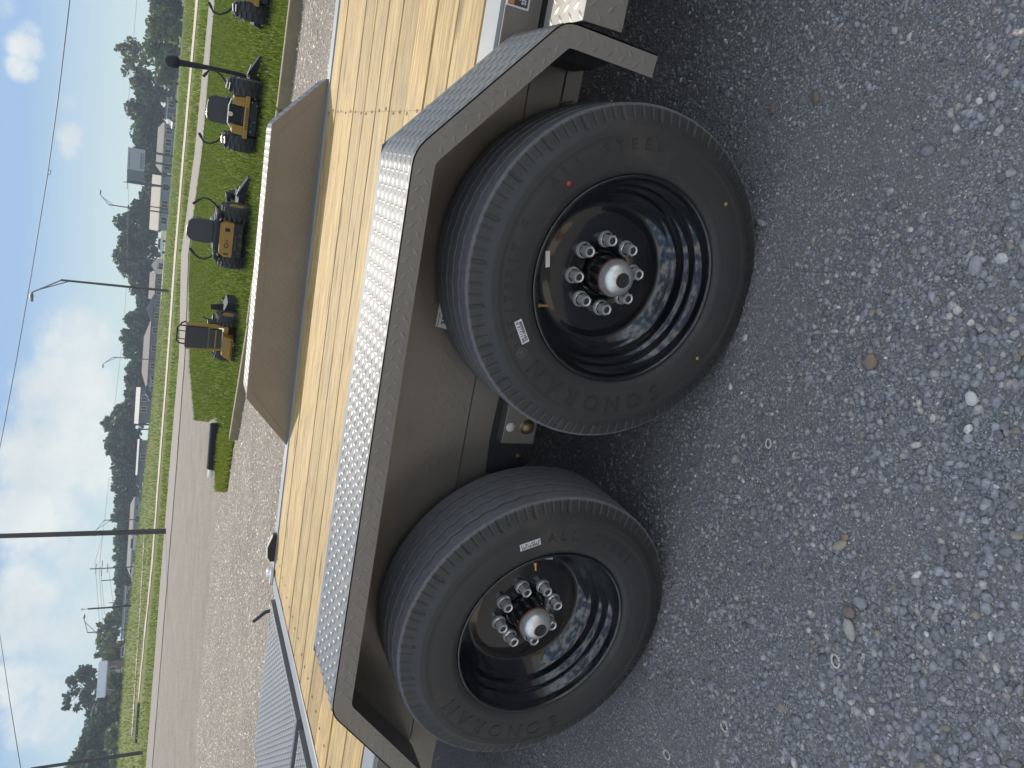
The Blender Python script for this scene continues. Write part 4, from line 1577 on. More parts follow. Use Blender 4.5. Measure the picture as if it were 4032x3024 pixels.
def mower_b(loc, rz, label):
    t = empty('riding_mower', loc, rz)
    tag(t, label, 'mower', 'mowers lined up on the lawn')
    common(t, rt=0.26, rw=0.25, half=0.42)
    mb = MB()
    rounded_slab(mb, -0.20, 0.20, -0.02, 0.06, 0.50, 0.80, 0.10, 6, Matrix.Rotation(R(-7), 4, 'X'))
    mb.build('seat_back', M_SEAT, t)
    MB().box(-0.2, 0.2, 0.06, 0.5, 0.44, 0.54, b=0.03).build('seat_cushion', M_SEAT, t)
    MB().tube([(-0.14, -0.095, 0.79), (-0.08, -0.1, 0.803), (0.08, -0.1, 0.803), (0.14, -0.095, 0.79)], 0.008, 6).build('seat_piping', M_CHR, t)
    # bright hoop across the back of the seat and the round cap beneath
    MB().tube([(-0.21, -0.10, 0.44), (-0.14, -0.13, 0.495), (0.12, -0.13, 0.495), (0.22, -0.10, 0.46)], 0.016, 8).build('hoop', M_CHR, t)
    MB().tube([(0.0, -0.17, 0.465), (0.0, -0.13, 0.465)], 0.035, 14).build('fuel_cap', M_CHR, t)
    MB().box(-0.14, 0.14, -0.12, 0.0, 0.27, 0.50, b=0.02).build('engine_housing', M_MBLK, t)
    for s in (1, -1):
        MB().prism([(s * .15, 0.275), (s * .15, 0.40), (s * .19, 0.44), (s * .27, 0.43), (s * .29, 0.275)][::s], -0.22, 0.1).build('side_cover', M_YEL, t)
    MB().box(-0.32, 0.32, -0.30, -0.23, 0.205, 0.272, b=0.008).build('rear_bumper', M_YEL, t)
    mb = MB()
    for k in range(9):
        x = -0.175 + k * 0.037
        mb.box(x, x + 0.026, -0.303, -0.3005, 0.222, 0.254)
        mb.box(x + 0.006, x + 0.018, -0.3045, -0.3032, 0.232, 0.244)
    mb.build('bumper_lettering', simple('dim_black_print', (0.13, 0.08, 0.03), 0.5), t)['kind'] = 'stuff'
    MB().box(-0.26, 0.26, -0.28, -0.02, 0.07, 0.20, b=0.02).tube([(-.15, -0.29, .13), (-.15, -.2, .13)], .05, 12).tube([(.12, -0.29, .14), (.12, -.2, .14)], .04, 12).build('engine', M_MBLK, t)
    mb = MB()
    for x, z in ((-.2, .16), (-.05, .12), (.05, .18), (.2, .1), (.24, .17)):
        mb.lathe([(-.296, .0001), (-.294, .008), (-.285, .009)], 8, Matrix.Translation((x, 0, z)))
    mb.build('engine_bolt', M_CHR, t)['kind'] = 'stuff'
    for s in (1, -1):
        MB().box(s * .42 - .10, s * .42 + .10, -0.15, 0.3, 0.40, 0.545, b=0.03).build('mudguard', M_MBLK, t)
        MB().tube([(s * .46, -.16, .55), (s * .36, -.16, .56)], 0.012, 6).tube([(s * .46, -.16, .51), (s * .36, -.16, .515)], 0.010, 6).build('grab_bar', M_CHR, t)
        lap_bar(t, s, s * .40, 0.1, 0.53, BARS[:4] + [(0.09, 0.31, 0.1), (0.03, 0.35, 0.12)])
        MB().prism([(s * .52, 0.43), (s * .565, 0.395), (s * .52, 0.36), (s * .475, 0.395)][::s], -0.175, -0.17).build('reflector', M_WHITE, t)
    return t


def mower_c(loc, rz, label):
    t = empty('stand_on_mower', loc, rz)
    tag(t, label, 'mower', 'mowers lined up on the lawn')
    for s in (1, -1):
        fat_tyre(t, s * .33, 0.1, 0.19, 0.17)
        fat_tyre(t, s * .28, 1.1, 0.12, 0.11, 'caster_wheel')
    MB().box(-0.24, 0.24, -0.1, 1.05, 0.18, 0.26, b=0.01).build('frame', M_YEL, t)
    mb = MB()
    rounded_slab(mb, -0.19, 0.19, -0.10, -0.02, 0.50, 0.87, 0.02, 3)
    mb.build('back_pad', M_SEAT, t)
    mb = MB()
    rounded_slab(mb, -0.17, 0.17, -0.11, -0.03, 0.28, 0.49, 0.02, 3)
    mb.build('thigh_pad', M_SEAT, t)
    MB().box(-0.18, 0.18, -0.125, -0.112, 0.375, 0.392).build('pad_strap', M_YEL, t)
    MB().box(-0.235, -0.2, -0.06, 0.02, 0.26, 0.86).box(0.2, 0.235, -0.06, 0.02, 0.26, 0.86).build('upright', M_YEL, t)
    hb = MB()
    hb.tube([(-0.17, 0, 0.86), (-0.165, 0.02, 0.95), (-0.12, 0.03, 0.995), (0.12, 0.03, 0.995), (0.165, 0.02, 0.95), (0.17, 0, 0.86)], 0.014, 8)
    hb.tube([(-0.09, 0.02, 0.87), (-0.09, 0.05, 0.985)], 0.009, 6).tube([(0.06, 0.02, 0.87), (0.06, 0.05, 0.985)], 0.009, 6)
    hb.tube([(0.165, 0.02, 0.95), (0.20, 0.05, 0.93), (0.22, 0.08, 0.86)], 0.014, 8)
    hb.build('handle_frame', M_MBLK, t)
    # tank body with open shelf and white badges
    MB().prism([(-0.36, 0.105), (0.07, 0.105), (0.12, 0.27), (-0.24, 0.275)], -0.24, -0.02).build('rear_cover', M_YEL, t)
    MB().box(-0.28, 0.05, -0.30, -0.245, 0.14, 0.165).build('shelf', M_YEL, t)
    MB().box(-0.27, 0.05, -0.3, -0.285, 0.08, 0.095).build('foot_plate', M_DARK, t)
    for x, r in ((0.0, .025), (-.07, .012), (-.13, .014)):
        MB().tube([(x, -0.245, .225), (x, -.235, .225)], r, 10).build('badge', M_GREY, t)
    MB().box(0.19, 0.30, 0.2, 0.35, 0.40, 0.44).tube([(0.24, 0.2, 0.44), (0.26, 0.2, 0.56), (0.30, 0.2, 0.60)], 0.012, 6).box(0.17, 0.25, .05, .2, .30, .52).build('engine', M_DARK, t)
    MB().prism([(-0.4, 0.06), (-0.38, 0.17), (0.42, 0.17), (0.45, 0.06)], 0.4, 0.95).build('cutting_deck', M_YEL, t)
    MB().prism([(0.36, 0.27), (0.49, 0.265), (0.46, 0.48), (0.38, 0.47)], 0.35, 0.40).build('chute_flap', M_MBLK, t)
    MB().prism([(0.36, 0.03), (0.52, 0.04), (0.53, 0.2), (0.36, 0.25)], 0.36, 0.8).build('discharge_chute', M_MBLK, t)
    return t


mower_a((-1.53, 11.83, 0.005), R(-9), 'zero-turn mower with amber rear cover and tall tapered black seat, third from the upper edge')
mower_b((0.40, 11.75, 0.005), R(-7), 'zero-turn mower with bright hoop behind its seat and amber rear bumper, beside the dark post')
mower_b((2.32, 11.65, 0.005), R(-7), 'zero-turn mower cut by the frame edge, diamond reflector on its black mudguard')
mower_c((-3.36, 12.05, 0.005), R(-8), 'small amber stand-on mower with a tall black back pad, farthest down the lawn')

post = empty('capped_post', (1.04, 12.55, 0.005))
tag(post, 'dark post with a bulbous hood standing behind the second mower', 'post')
MB().tube([(0, 0, 0), (0, 0, 0.7), (-.03, 0, 1.26)], [0.034, 0.034, 0.052], 12).build('shaft', M_MBLK, post)
MB().tube([(-.028, 0, 1.22), (-.03, 0, 1.25), (-.035, 0, 1.32), (-.045, 0, 1.40), (-.05, 0, 1.43)], [0.05, 0.085, 0.095, 0.08, 0.045], 16).build('hood', M_MBLK, post)

# ------------------------------------------------------------------ far houses
M_ROOF_B = simple('brown_shingle', (0.17, 0.14, 0.13), 0.85, noise=0.2, nscale=3)
M_ROOF_T = simple('tan_metal_roof', (0.28, 0.235, 0.19), 0.7, noise=0.08, nscale=1)
M_ROOF_W = simple('pale_metal_roof', (0.31, 0.295, 0.28), 0.7, noise=0.08, nscale=1)
M_ROOF_BL = simple('blue_metal_roof', (0.12, 0.17, 0.23), 0.5, noise=0.1, nscale=1)
M_WALL_G = simple('grey_green_siding', (0.17, 0.20, 0.20), 0.85, noise=0.12, nscale=1)
M_WALL_W = simple('white_siding', (0.45, 0.43, 0.42), 0.8, noise=0.1, nscale=1)
M_WALL_B = simple('brown_siding', (0.15, 0.10, 0.075), 0.85, noise=0.15, nscale=1)
M_WALL_D = simple('dark_siding', (0.10, 0.11, 0.12), 0.85, noise=0.15, nscale=1)
M_WALL_BL = simple('slate_blue_siding', (0.19, 0.225, 0.27), 0.8, noise=0.12, nscale=1)
M_PANE = simple('dark_glass', (0.02, 0.025, 0.03), 0.12)
M_TRIM = simple('white_trim', (0.5, 0.49, 0.48), 0.7)
M_BRICK = simple('pinkish_brick', (0.45, 0.27, 0.20), 0.85, noise=0.15, nscale=4)


def tl(py):
    """foot of the tree line along the picture"""
    T = [(-100, 716), (0, 712), (300, 697), (500, 688), (700, 668), (900, 650), (1100, 638), (1300, 622), (1500, 606), (1700, 592), (1900, 571), (2100, 555), (2300, 540), (2500, 518), (2700, 503), (2900, 493), (3200, 478)]
    for (a, b), (c, d) in zip(T[:-1], T[1:]):
        if a <= py <= c:
            return b + (d - b) * (py - a) / (c - a)
    return 600


FK = 2.3            # the houses stand some 200 m off


def frame_at(px, py, r):
    p = at(px, py, r)
    d = Vector((p.x - CAM.x, p.y - CAM.y, 0)).normalized()
    return p, math.atan2(d.y, d.x) - math.pi / 2


def house(y0, y1, xr, xe, r, kind, roof, wall, label, wins=(), rin=0.25, depth=9.0, chim=False, turn=0.0, gable=None):
    """y0..y1: picture extent, xr ridge and xe eave pixel rows, all in photo pixels; r metres away"""
    yc = (y0 + y1) / 2
    r *= FK
    p, rz = frame_at(tl(yc), yc, r)
    w = abs(y1 - y0) / FPX * r * 1.02
    he = max(1.6, up_at(xe, yc, p) - p.z)
    hr = max(he + 0.5, up_at(xr, yc, p) - p.z)
    t = empty('house', p, rz + turn)
    tag(t, label, 'house')
    W = w / 2
    MB().box(-W + .3, W - .3, 0, depth, -1.0, he - 0.02).build('wall', wall, t)
    ov = 0.35
    m = MB()
    if kind == 'hip':
        k = W * (1 - rin)
        vs = [(-W, -ov, he), (W, -ov, he), (W, depth + ov, he), (-W, depth + ov, he), (-k, depth / 2, hr), (k, depth / 2, hr)]
        m.add(vs, [(0, 1, 5, 4), (1, 2, 5), (2, 3, 4, 5), (3, 0, 4), (3, 2, 1, 0)])
    elif kind == 'side':     # ridge across the view
        m.prism([(-ov, he), (depth + ov, he), (depth / 2, hr)], -W, W, 'x')
    elif kind == 'front':    # gable towards the viewer
        m.prism([(-W, he), (W, he), (0, hr)], -ov, depth + ov, 'y')
        MB().prism([(-W + .4, he), (W - .4, he), (0, hr - .25)], -ov - 0.06, -ov - 0.02, 'y').build('gable', wall, t)
    else:                    # flat
        m.box(-W, W, -ov, depth + ov, he, he + 0.35)
    ro = m.build('roof', roof, t)
    if chim:
        MB().box(-W + .9, -W + 1.7, depth / 2 - .4, depth / 2 + .4, hr - 1.2, hr + .7).build('chimney', M_BRICK, ro)
    MB().box(-W + .25, W - .25, -ov - 0.03, -ov - 0.003, he - 0.22, he - 0.02).build('fascia', M_TRIM if wall is not M_WALL_D else M_WALL_D, t)
    for u in wins:
        x = -W + u * 2 * W
        f = MB().box(x - .9, x + .9, -0.06, -0.005, he - 1.95, he - 0.45).build('window', M_TRIM, t)
        MB().box(x - .8, x - .05, -0.075, -0.063, he - 1.85, he - .55).build('pane', M_PANE, f)
        MB().box(x + .05, x + .8, -0.075, -0.063, he - 1.85, he - .55).build('pane', M_PANE, f)
    dx = -W + 2 * W * 0.42
    d_ = MB().box(dx - .5, dx + .5, -0.05, -0.005, -0.3, min(2.05, he - .3)).build('door', M_WALL_D, t)
    return t


house(225, 345, 632, 655, 104, 'hip', M_ROOF_B, M_WALL_G, 'low brown-roofed house partly behind the bare-topped tree', (.2, .75))
house(395, 470, 646, 656, 100, 'flat', M_ROOF_B, M_WALL_BL, 'blue-grey garage building beside the dark pickup', (.7,), depth=7)
house(505, 672, 616, 641, 96, 'hip', M_ROOF_B, M_WALL_G, 'grey-green hip-roofed house with white window frames, below the billboard trees', (.15, .42, .62, .85))
house(712, 898, 592, 628, 92, 'side', M_ROOF_T, M_WALL_BL, 'blue-grey house with a pale tan metal roof, behind the leaning lamp post', (.2, .5, .8), depth=8)
house(1020, 1078, 592, 616, 98, 'front', M_ROOF_B, M_WALL_W, 'house end with a pale gable beside the parked white car', (.5,), depth=12)
house(1082, 1175, 586, 610, 104, 'side', M_ROOF_B, M_WALL_D, 'long brown-roofed house just past the pale gable', (.3, .7))
house(1170, 1272, 576, 601, 104, 'front', M_ROOF_BL, M_WALL_D, 'house with a broad blue-grey gable behind the tall lamp post', (.3, .7))
house(1275, 1525, 561, 586, 104, 'hip', M_ROOF_B, M_WALL_D, 'very long brown hip-roofed house behind the thin lamp post', (.15, .35, .6, .85), rin=0.5)
house(1535, 1662, 531, 549, 104, 'side', M_ROOF_W, M_WALL_D, 'dark house with a sunlit pale roof and pink brick chimney', (.4, .7), chim=False)
house(1738, 1862, 537, 545, 100, 'side', M_ROOF_W, M_WALL_D, 'low dark shed with a glaring white roof edge', (.5,), depth=6)
house(1975, 2235, 505, 520, 100, 'hip', M_ROOF_B, M_WALL_BL, 'long low grey-brown house behind the tall near pole', (.2, .45, .7), rin=.2)
house(2308, 2372, 490, 493, 96, 'flat', M_WALL_BL, M_WALL_BL, 'flat-roofed blue-grey building behind the two dark cars', (.6,), depth=8)
house(2395, 2502, 481, 486, 92, 'flat', M_WALL_BL, M_WALL_BL, 'wide flat-roofed blue-grey building behind the last lamp post', (.3, .75), depth=8)
house(2608, 2718, 382, 418, 88, 'side', M_ROOF_BL, M_WALL_B, 'tall brown house with a blue metal roof under the pine', (.3, .7), depth=8)
house(2850, 2925, 452, 462, 92, 'side', M_ROOF_W, M_WALL_D, 'small dark shed with a pale roof in the trees at the lower end', (.5,), depth=5)

# the dealer's beige metal shed that stands behind the viewer and is mirrored in the wheels
shed = empty('sales_shed', (-2.0, -11.0, 0))
tag(shed, 'long beige metal building with dark roller doors facing the yard, mirrored in the wheels', 'building')
M_SHED = simple('beige_ribbed_metal', (0.50, 0.445, 0.375), 0.6, noise=0.06, nscale=2)
MB().box(-17, 17, -12, 0, -0.1, 4.6).build('wall', M_SHED, shed)
mb = MB()
for k in range(68):
    mb.box(-16.9 + k * .5, -16.84 + k * .5, 0.002, 0.03, 0.0, 4.58)
mb.build('wall_rib', M_SHED, shed)['kind'] = 'stuff'
MB().prism([(-12.3, 4.61), (0.4, 4.61), (-6, 6.4)], -17.3, 17.3, 'x').build('roof', M_ROOF_W, shed)
for x in (-10, 0.5, 9):
    MB().box(x - 1.7, x + 1.7, 0.035, 0.06, 0.0, 3.3).build('roller_door', M_WALL_D, shed)
MB().box(4.2, 5.3, 0.035, 0.06, 0.0, 2.1).build('door', simple('oxide_red_door', (0.26, 0.09, 0.06), 0.6), shed)

# billboard: two boards in a V on dark posts
yb = 672
p, rz = frame_at(tl(yb), yb, 88 * FK)
bb = empty('billboard', p, rz)
tag(bb, 'V-shaped roadside billboard on dark posts, pale lettered side and dark side', 'billboard')
pxm = 88 * FK / FPX
zt, zb_ = up_at(500, yb, p) - p.z, up_at(568, yb, p) - p.z
xr_, xm_, xl_ = (yb - 618) * pxm, (yb - 690) * pxm, (yb - 732) * pxm
M_BB = simple('billboard_face', (0.30, 0.33, 0.38), 0.7)
M_BBD = simple('billboard_back', (0.12, 0.14, 0.165), 0.8, noise=0.15, nscale=2)
pan = MB().box(xm_, xr_, -0.08, 0.0, zb_, zt).build('board', M_BB, bb)
mb = MB()
for z, h_, n_, a, b in ((zt - .35, .16, 9, .12, .8), (zb_ + .95, .42, 7, .12, .85), (zb_ + .4, .2, 8, .12, .85)):
    for k in range(n_):
        x = xm_ + (xr_ - xm_) * (a + (b - a) * k / n_)
        ww = (xr_ - xm_) * (b - a) / n_ * .7
        mb.box(x, x + ww, -0.1, -0.085, z - h_, z)
mb.build('board_lettering', M_WALL_D, bb)['kind'] = 'stuff'
MB().add([(xl_, 2.2, zb_), (xm_ - .05, 0, zb_), (xm_ - .05, 0, zt), (xl_, 2.2, zt), (xl_, 2.3, zb_), (xm_ - .05, .1, zb_), (xm_ - .05, .1, zt), (xl_, 2.3, zt)],
         [(0, 1, 2, 3), (7, 6, 5, 4), (0, 4, 5, 1), (3, 2, 6, 7), (0, 3, 7, 4), (1, 5, 6, 2)]).build('board', M_BBD, bb)
for x in (xl_ + .2, xm_, (xm_ + xr_) / 2, xr_ - .3):
    MB().tube([(x, 0.3, -1), (x, 0.3, zt - .1)], 0.26, 8).build('billboard_post', M_BLACK, bb)

# ------------------------------------------------------------------ cars
M_TYRE2 = simple('car_tyre', (0.02, 0.02, 0.022), 0.8)


def car(yc, r, paint, label, kind='sedan', rz_off=0.0, L=4.5, dpx=0):
    r *= FK
    p, rz = frame_at(tl(yc) + dpx, yc, r)
    t = empty('parked_car', p + Vector((0, 0, 0.02)), rz + rz_off)
    tag(t, label, 'car', 'cars parked along the houses')
    h = {'sedan': 1.45, 'suv': 1.75, 'pickup': 1.85}[kind]
    l = L / 2
    if kind == 'sedan':
        body = [(-l, .35), (-l, .78), (-l + .25, .9), (-l + 1.0, .95), (l - 1.3, .95), (l - .2, .8), (l, .6), (l, .35)]
        cab = [(-l + .75, .94), (-l + 1.4, h), (l - 2.1, h), (l - 1.25, .94)]
    elif kind == 'suv':
        body = [(-l, .4), (-l, 1.0), (-l + .1, 1.08), (l - 1.2, 1.08), (l - .15, .95), (l, .7), (l, .4)]
        cab = [(-l + .08, 1.07), (-l + .4, h), (l - 1.9, h), (l - 1.15, 1.07)]
    else:
        body = [(-l, .5), (-l, 1.1), (l - 1.3, 1.12), (l - .1, 1.05), (l, .8), (l, .5)]
        cab = [(-l + 1.9, 1.11), (-l + 2.05, h), (l - 2.2, h), (l - 1.35, 1.11)]
    MB().prism(body, -0.86, 0.86).build('body', paint, t)
    MB().prism(cab, -0.74, 0.74).build('cabin', paint, t)
    cx_ = sum(q[0] for q in cab) / 4
    cz_ = sum(q[1] for q in cab) / 4
    wp = [(cx_ + (x - cx_) * .86, cz_ + (z - cz_) * .72) for x, z in cab]
    MB().prism(wp, -0.752, -0.742).build('side_window', M_PANE, t)
    MB().prism(wp, 0.742, 0.752).build('side_window', M_PANE, t)
    ws_ = [(cab[3][0], -0.66, cab[3][1] + .03), (cab[3][0], 0.66, cab[3][1] + .03), (cab[2][0] + .06, .6, cab[2][1] - .06), (cab[2][0] + .06, -.6, cab[2][1] - .06)]
    MB().add([(x + .05, y, z + .03) for x, y, z in ws_], [(0, 1, 2, 3)]).build('windscreen', M_PANE, t)
    for x in (-l + .85, l - .85):
        for y in (-.8, .8):
            MB().lathe([(-.1, .001), (-.1, .2), (-.1, .33), (.1, .33), (.1, .001)], 16, Matrix.Translation((x, y, .33))).build('wheel', M_TYRE2, t)
    for s in (-.6, .6):
        MB().box(l + .002, l + .02, s - .14, s + .14, .66, .76).build('headlight', M_CHR, t)
    return t


PW = simple('white_car_paint', (0.6, 0.6, 0.6), 0.25, coat=1)
PD = simple('dark_car_paint', (0.025, 0.03, 0.04), 0.2, coat=1)
PB = simple('blue_grey_car_paint', (0.14, 0.18, 0.24), 0.2, coat=1)
PS = simple('silver_car_paint', (0.4, 0.41, 0.43), 0.2, 0.5, coat=1)
PR = simple('maroon_car_paint', (0.10, 0.03, 0.03), 0.25, coat=1)
car(365, 86, PD, 'dark pickup truck parked before the bare-topped tree', 'pickup', math.pi, 5.6, 2)
car(478, 92, PS, 'silver car glinting by the grey-green house', 'sedan', R(60), 4.3)
car(972, 93, PW, 'white car beside the pale house gable', 'suv', math.pi, 4.6, 1)
car(1508, 96, PB, 'blue-grey car by the sunlit pale roof', 'sedan', math.pi, 4.6)
car(1548, 98, PD, 'dark car with a glaring windscreen below the chimney', 'suv', R(200), 4.4)
car(1900, 92, PD, 'dark car with shining roof parked in tree shade', 'suv', R(190), 4.6)
car(1945, 96, PR, 'maroon car tucked behind the shining dark one', 'sedan', math.pi, 4.4)
car(1992, 98, PB, 'small blue-grey car nearest the thin lamp post by the long low house', 'sedan', 0, 4.2)
car(2128, 88, PS, 'silver hatchback half hidden by the tall near pole', 'suv', 0, 4.4)
car(2255, 92, PW, 'white car glaring in the sun beside the cross-arm pole', 'sedan', R(205), 4.4)
car(2350, 90, PR, 'maroon car before the flat-roofed building', 'sedan', math.pi, 4.5)
car(2522, 92, PS, 'silver car at the end of the wide flat-roofed building', 'sedan', R(170), 4.2)
car(2556, 90, PW, 'white van by the bushy green trees', 'suv', R(20), 4.4)

# ------------------------------------------------------------------ poles, lamps, wires
M_POLE = simple('creosoted_pole', (0.055, 0.05, 0.048), 0.85, noise=0.3, nscale=3)
M_LAMP = simple('galvanised_lamp', (0.16, 0.17, 0.175), 0.5, 0.3)
M_WIRE = simple('wire', (0.06, 0.065, 0.075), 0.6)


def lamp(base, top, tip, r, label, rad=0.13):
    p = at(*base, r)
    d = Vector((p.x - CAM.x, p.y - CAM.y, 0)).normalized()
    right = Vector((d.y, -d.x, 0))
    H = up_at(*top, p) - p.z
    dist = r
    ax = (top[1] - tip[1]) / FPX * dist           # arm reach, + to the viewer's right
    az_ = (top[0] - tip[0]) / FPX * dist
    t = empty('street_lamp', p)
    tag(t, label, 'street lamp', 'street lamps along the road')
    MB().tube([(0, 0, -.5), (0, 0, H)], [rad, rad * .7], 10).build('pole', M_POLE, t)
    e = right * ax + Vector((0, 0, az_))
    q0, q1 = Vector((0, 0, H - .05)), Vector((0, 0, H - abs(ax) * .55))
    m = MB().tube([q0, q0 * .3 + e * .7 + Vector((0, 0, H * .7)), Vector((0, 0, H)) + e], .07, 6)
    m.tube([q1, Vector((0, 0, H)) + e * .8], .06, 6)
    m.build('arm', M_LAMP, t)
    tipv = Vector((0, 0, H)) + e
    s = 1 if ax > 0 else -1
    MB().tube([tipv, tipv + right * s * .35 + Vector((0, 0, .03)), tipv + right * s * 1.0 - Vector((0, 0, .03))], [.08, .2, .13], 8).build('lamp_head', M_LAMP, t)
    return t


lamp((660, 1145), (240, 1100), (160, 1150), 95, 'tall street lamp with its arm reaching over the row of brown roofs', .16)
lamp((652, 838), (427, 797), (402, 768), 190, 'street lamp standing before the tan metal roof', .16)
lamp((612, 1417), (444, 1402), (416, 1428), 210, 'thin street lamp before the very long brown roof', .14)
lamp((560, 2045), (410, 2041), (384, 2080), 210, 'thin street lamp by the long low house', .14)
lamp((520, 2477), (345, 2475), (333, 2432), 190, 'street lamp before the wide flat-roofed building', .14)
lamp((506, 2754), (372, 2768), (366, 2792), 190, 'pale street lamp beside the diamond sign', .13)


def pole(base, top, r, rad, label, arms=(), lean=True, pin=False):
    p = at(*base, r)
    H = up_at(*top, p) - p.z
    t = empty('utility_pole', p)
    tag(t, label, 'utility pole', 'utility poles along the road')
    d = Vector((p.x - CAM.x, p.y - CAM.y, 0)).normalized()
    right = Vector((d.y, -d.x, 0))
    MB().tube([(0, 0, -.5), (0, 0, H * .5), (0, 0, H)], [rad, rad * .88, rad * .72], 12).build('shaft', M_POLE, t)
    for dz, w in arms:
        MB().tube([right * -w + Vector((0, 0, H - dz)), right * w + Vector((0, 0, H - dz))], .06, 6).build('cross_arm', M_POLE, t)
        for k in (-.9, 0.9):
            MB().tube([right * w * k + Vector((0, 0, H - dz)), right * w * k + Vector((0, 0, H - dz + .28))], .05, 6).build('insulator', M_LAMP, t)
    if pin:
        MB().tube([(0, 0, H), (0, 0, H + .6)], .04, 6).tube([(0, 0, H + .6), (0, 0, H + .72)], .12, 8).build('pole_cap', M_LAMP, t)
    return t, p, H


pole((634, 2092), (-260, 2108), 51, 0.165, 'thick tall utility pole cutting through the frame edge')
pole((514, 2970), (120, 3032), 72, 0.155, 'utility pole leaning out of the picture corner')
pole((549, 2231), (354, 2227), 200, 0.15, 'utility pole with short cross-arms carrying the wires', ((1.3, 1.1), (2.5, 1.8), (3.6, 1.0)))
pole((546, 2278), (398, 2286), 205, 0.14, 'bare utility pole next to the cross-arm pole')
pole((560, 2383), (345, 2396), 120, 0.14, 'black utility pole with a capped pin on top', pin=True)
pole((560, 2365), (428, 2371), 240, 0.12, 'thin pale pole standing behind the black one')
pole((655, 742), (486, 727), 215, 0.15, 'utility pole behind the billboard, its cross-arm above the board', ((.9, 1.6),))
pole((655, 822), (518, 800), 210, 0.14, 'bare pole close beside the lamp before the tan roof')
pole((506, 3010), (462, 3030), 100, 0.06, 'thin stake at the field edge near the picture corner')


def wire(pts, rad, label, sag=0.0):
    """pts: (px,py,r)"""
    w = []
    for px, py, r in pts:
        d = ray_dir(px, py)
        k = r / math.hypot(d.x, d.y)
        w.append(CAM + d * k)
    out = []
    for a, b in zip(w[:-1], w[1:]):
        for i in range(8):
            out.append(a.lerp(b, i / 8))
    out.append(w[-1])
    o = MB().tube(out, rad, 5).build('overhead_wire', M_WIRE)
    return tag(o, label, 'wire', 'wires overhead')


wire([(300, -180, 34), (275, 0, 35), (230, 380, 37), (187, 690, 40), (122, 1090, 44), (68, 1400, 48), (12, 1700, 53), (-40, 1960, 56)], 0.022, 'twisted overhead wire crossing the blue sky from the upper edge')
wire([(-40, 2380, 50), (0, 2505, 47), (40, 2770, 42), (84, 3040, 39), (110, 3200, 37)], 0.018, 'short overhead wire crossing the clouds at the lower corner')
p0 = [(0.0, 0.0)]
lp = MB()
a_, b_ = ray_dir(196, 668), ray_dir(189, 690)
A_ = CAM + a_ * (39.5 / math.hypot(a_.x, a_.y))
wire([(193, 668, 39.8), (201, 672, 39.9), (198, 684, 40.0), (188, 690, 40.0)], 0.014, 'loose loop of wire tied to the long overhead wire')
SPANS = [((540, -20), (500, 470), 'faint power line above the trees by the upper edge'), ((600, -10), (578, 200), 'thicker low line before the trees by the upper edge'),
         ((508, 700), (500, 1010), 'power line from the billboard to the large round tree'), ((497, 1130), (488, 1270), 'power line in the gap past the tall street lamp'),
         ((478, 1372), (450, 1610), 'power line sloping behind the thin lamp of the brown roof'), ((430, 1878), (412, 2050), 'power line over the middle trees up to the thin lamp'),
         ((411, 2050), (392, 2222), 'power line from the thin lamp to the cross-arm pole'), ((375, 2225), (396, 2500), 'uppermost line leaving the cross-arm pole for the last lamp'),
         ((390, 2226), (408, 2520), 'second line leaving the cross-arm pole for the last lamp'), ((396, 2228), (412, 2420), 'third line leaving the cross-arm pole for the capped pole'),
         ((426, 2226), (446, 2380), 'lowest line sagging past the bare pole'), ((372, 2222), (404, 2108), 'line climbing to the top of the cross-arm pole')]
for a, b, lab in SPANS:
    wire([(*a, 205), (*b, 205)], .035, lab)

# ------------------------------------------------------------------ small roadside things
p, rz = frame_at(490, 2727, 86 * FK)
sg = empty('warning_sign', p, rz)
tag(sg, 'pale diamond sign on a thin post beside the pine', 'sign')
zc = up_at(483, 2727, p) - p.z
MB().prism([(-.62, zc), (0, zc + .62), (.62, zc), (0, zc - .62)], -.05, -.03).build('sign_plate', M_TRIM, sg)
MB().prism([(-.3, zc - .06), (-.07, zc + .3), (.3, zc + .06), (.07, zc - .3)], -.06, -.052).build('sign_symbol', M_WALL_BL, sg)
MB().tube([(0, 0, -.4), (0, 0, zc + .4)], .03, 6).build('sign_post', M_LAMP, sg)
p, rz = frame_at(512, 2642, 84 * FK)
fr = empty('pipe_frame', p, rz)
tag(fr, 'pale two-bay pipe frame with a white box above it, before the brown house', 'frame')
ht = up_at(479, 2642, p) - p.z
for x in (-.85, .85):
    MB().tube([(x, 0, -.3), (x, 0, ht)], .09, 6).build('frame_post', M_TRIM, fr)
for z in (ht * .52, ht):
    MB().tube([(-.85, 0, z), (.85, 0, z)], .09, 6).build('frame_bar', M_TRIM, fr)
MB().box(-.6, .6, .2, .9, ht + .3, ht + 1.5).build('meter_box', M_TRIM, fr)
# shiny culvert rail lying in the ditch at the lower end
c0, c1 = meet(553, 2770)[0], meet(541, 2925)[0]
cv = MB().tube([(c0.x, c0.y, hgt(c0.x, c0.y) + .1), (c1.x, c1.y, hgt(c1.x, c1.y) + .1)], .16, 10).build('culvert_pipe', M_BLACK)
tag(cv, 'dark pipe lying in the verge grass at the lower end', 'pipe')

# ------------------------------------------------------------------ trees
DARKS = np.array([[0.026, 0.044, 0.030], [0.036, 0.056, 0.036], [0.050, 0.070, 0.038], [0.030, 0.048, 0.040], [0.066, 0.082, 0.042]])
LIGHTS = np.array([[0.06, 0.085, 0.035], [0.085, 0.105, 0.04], [0.05, 0.07, 0.03], [0.10, 0.115, 0.05]])


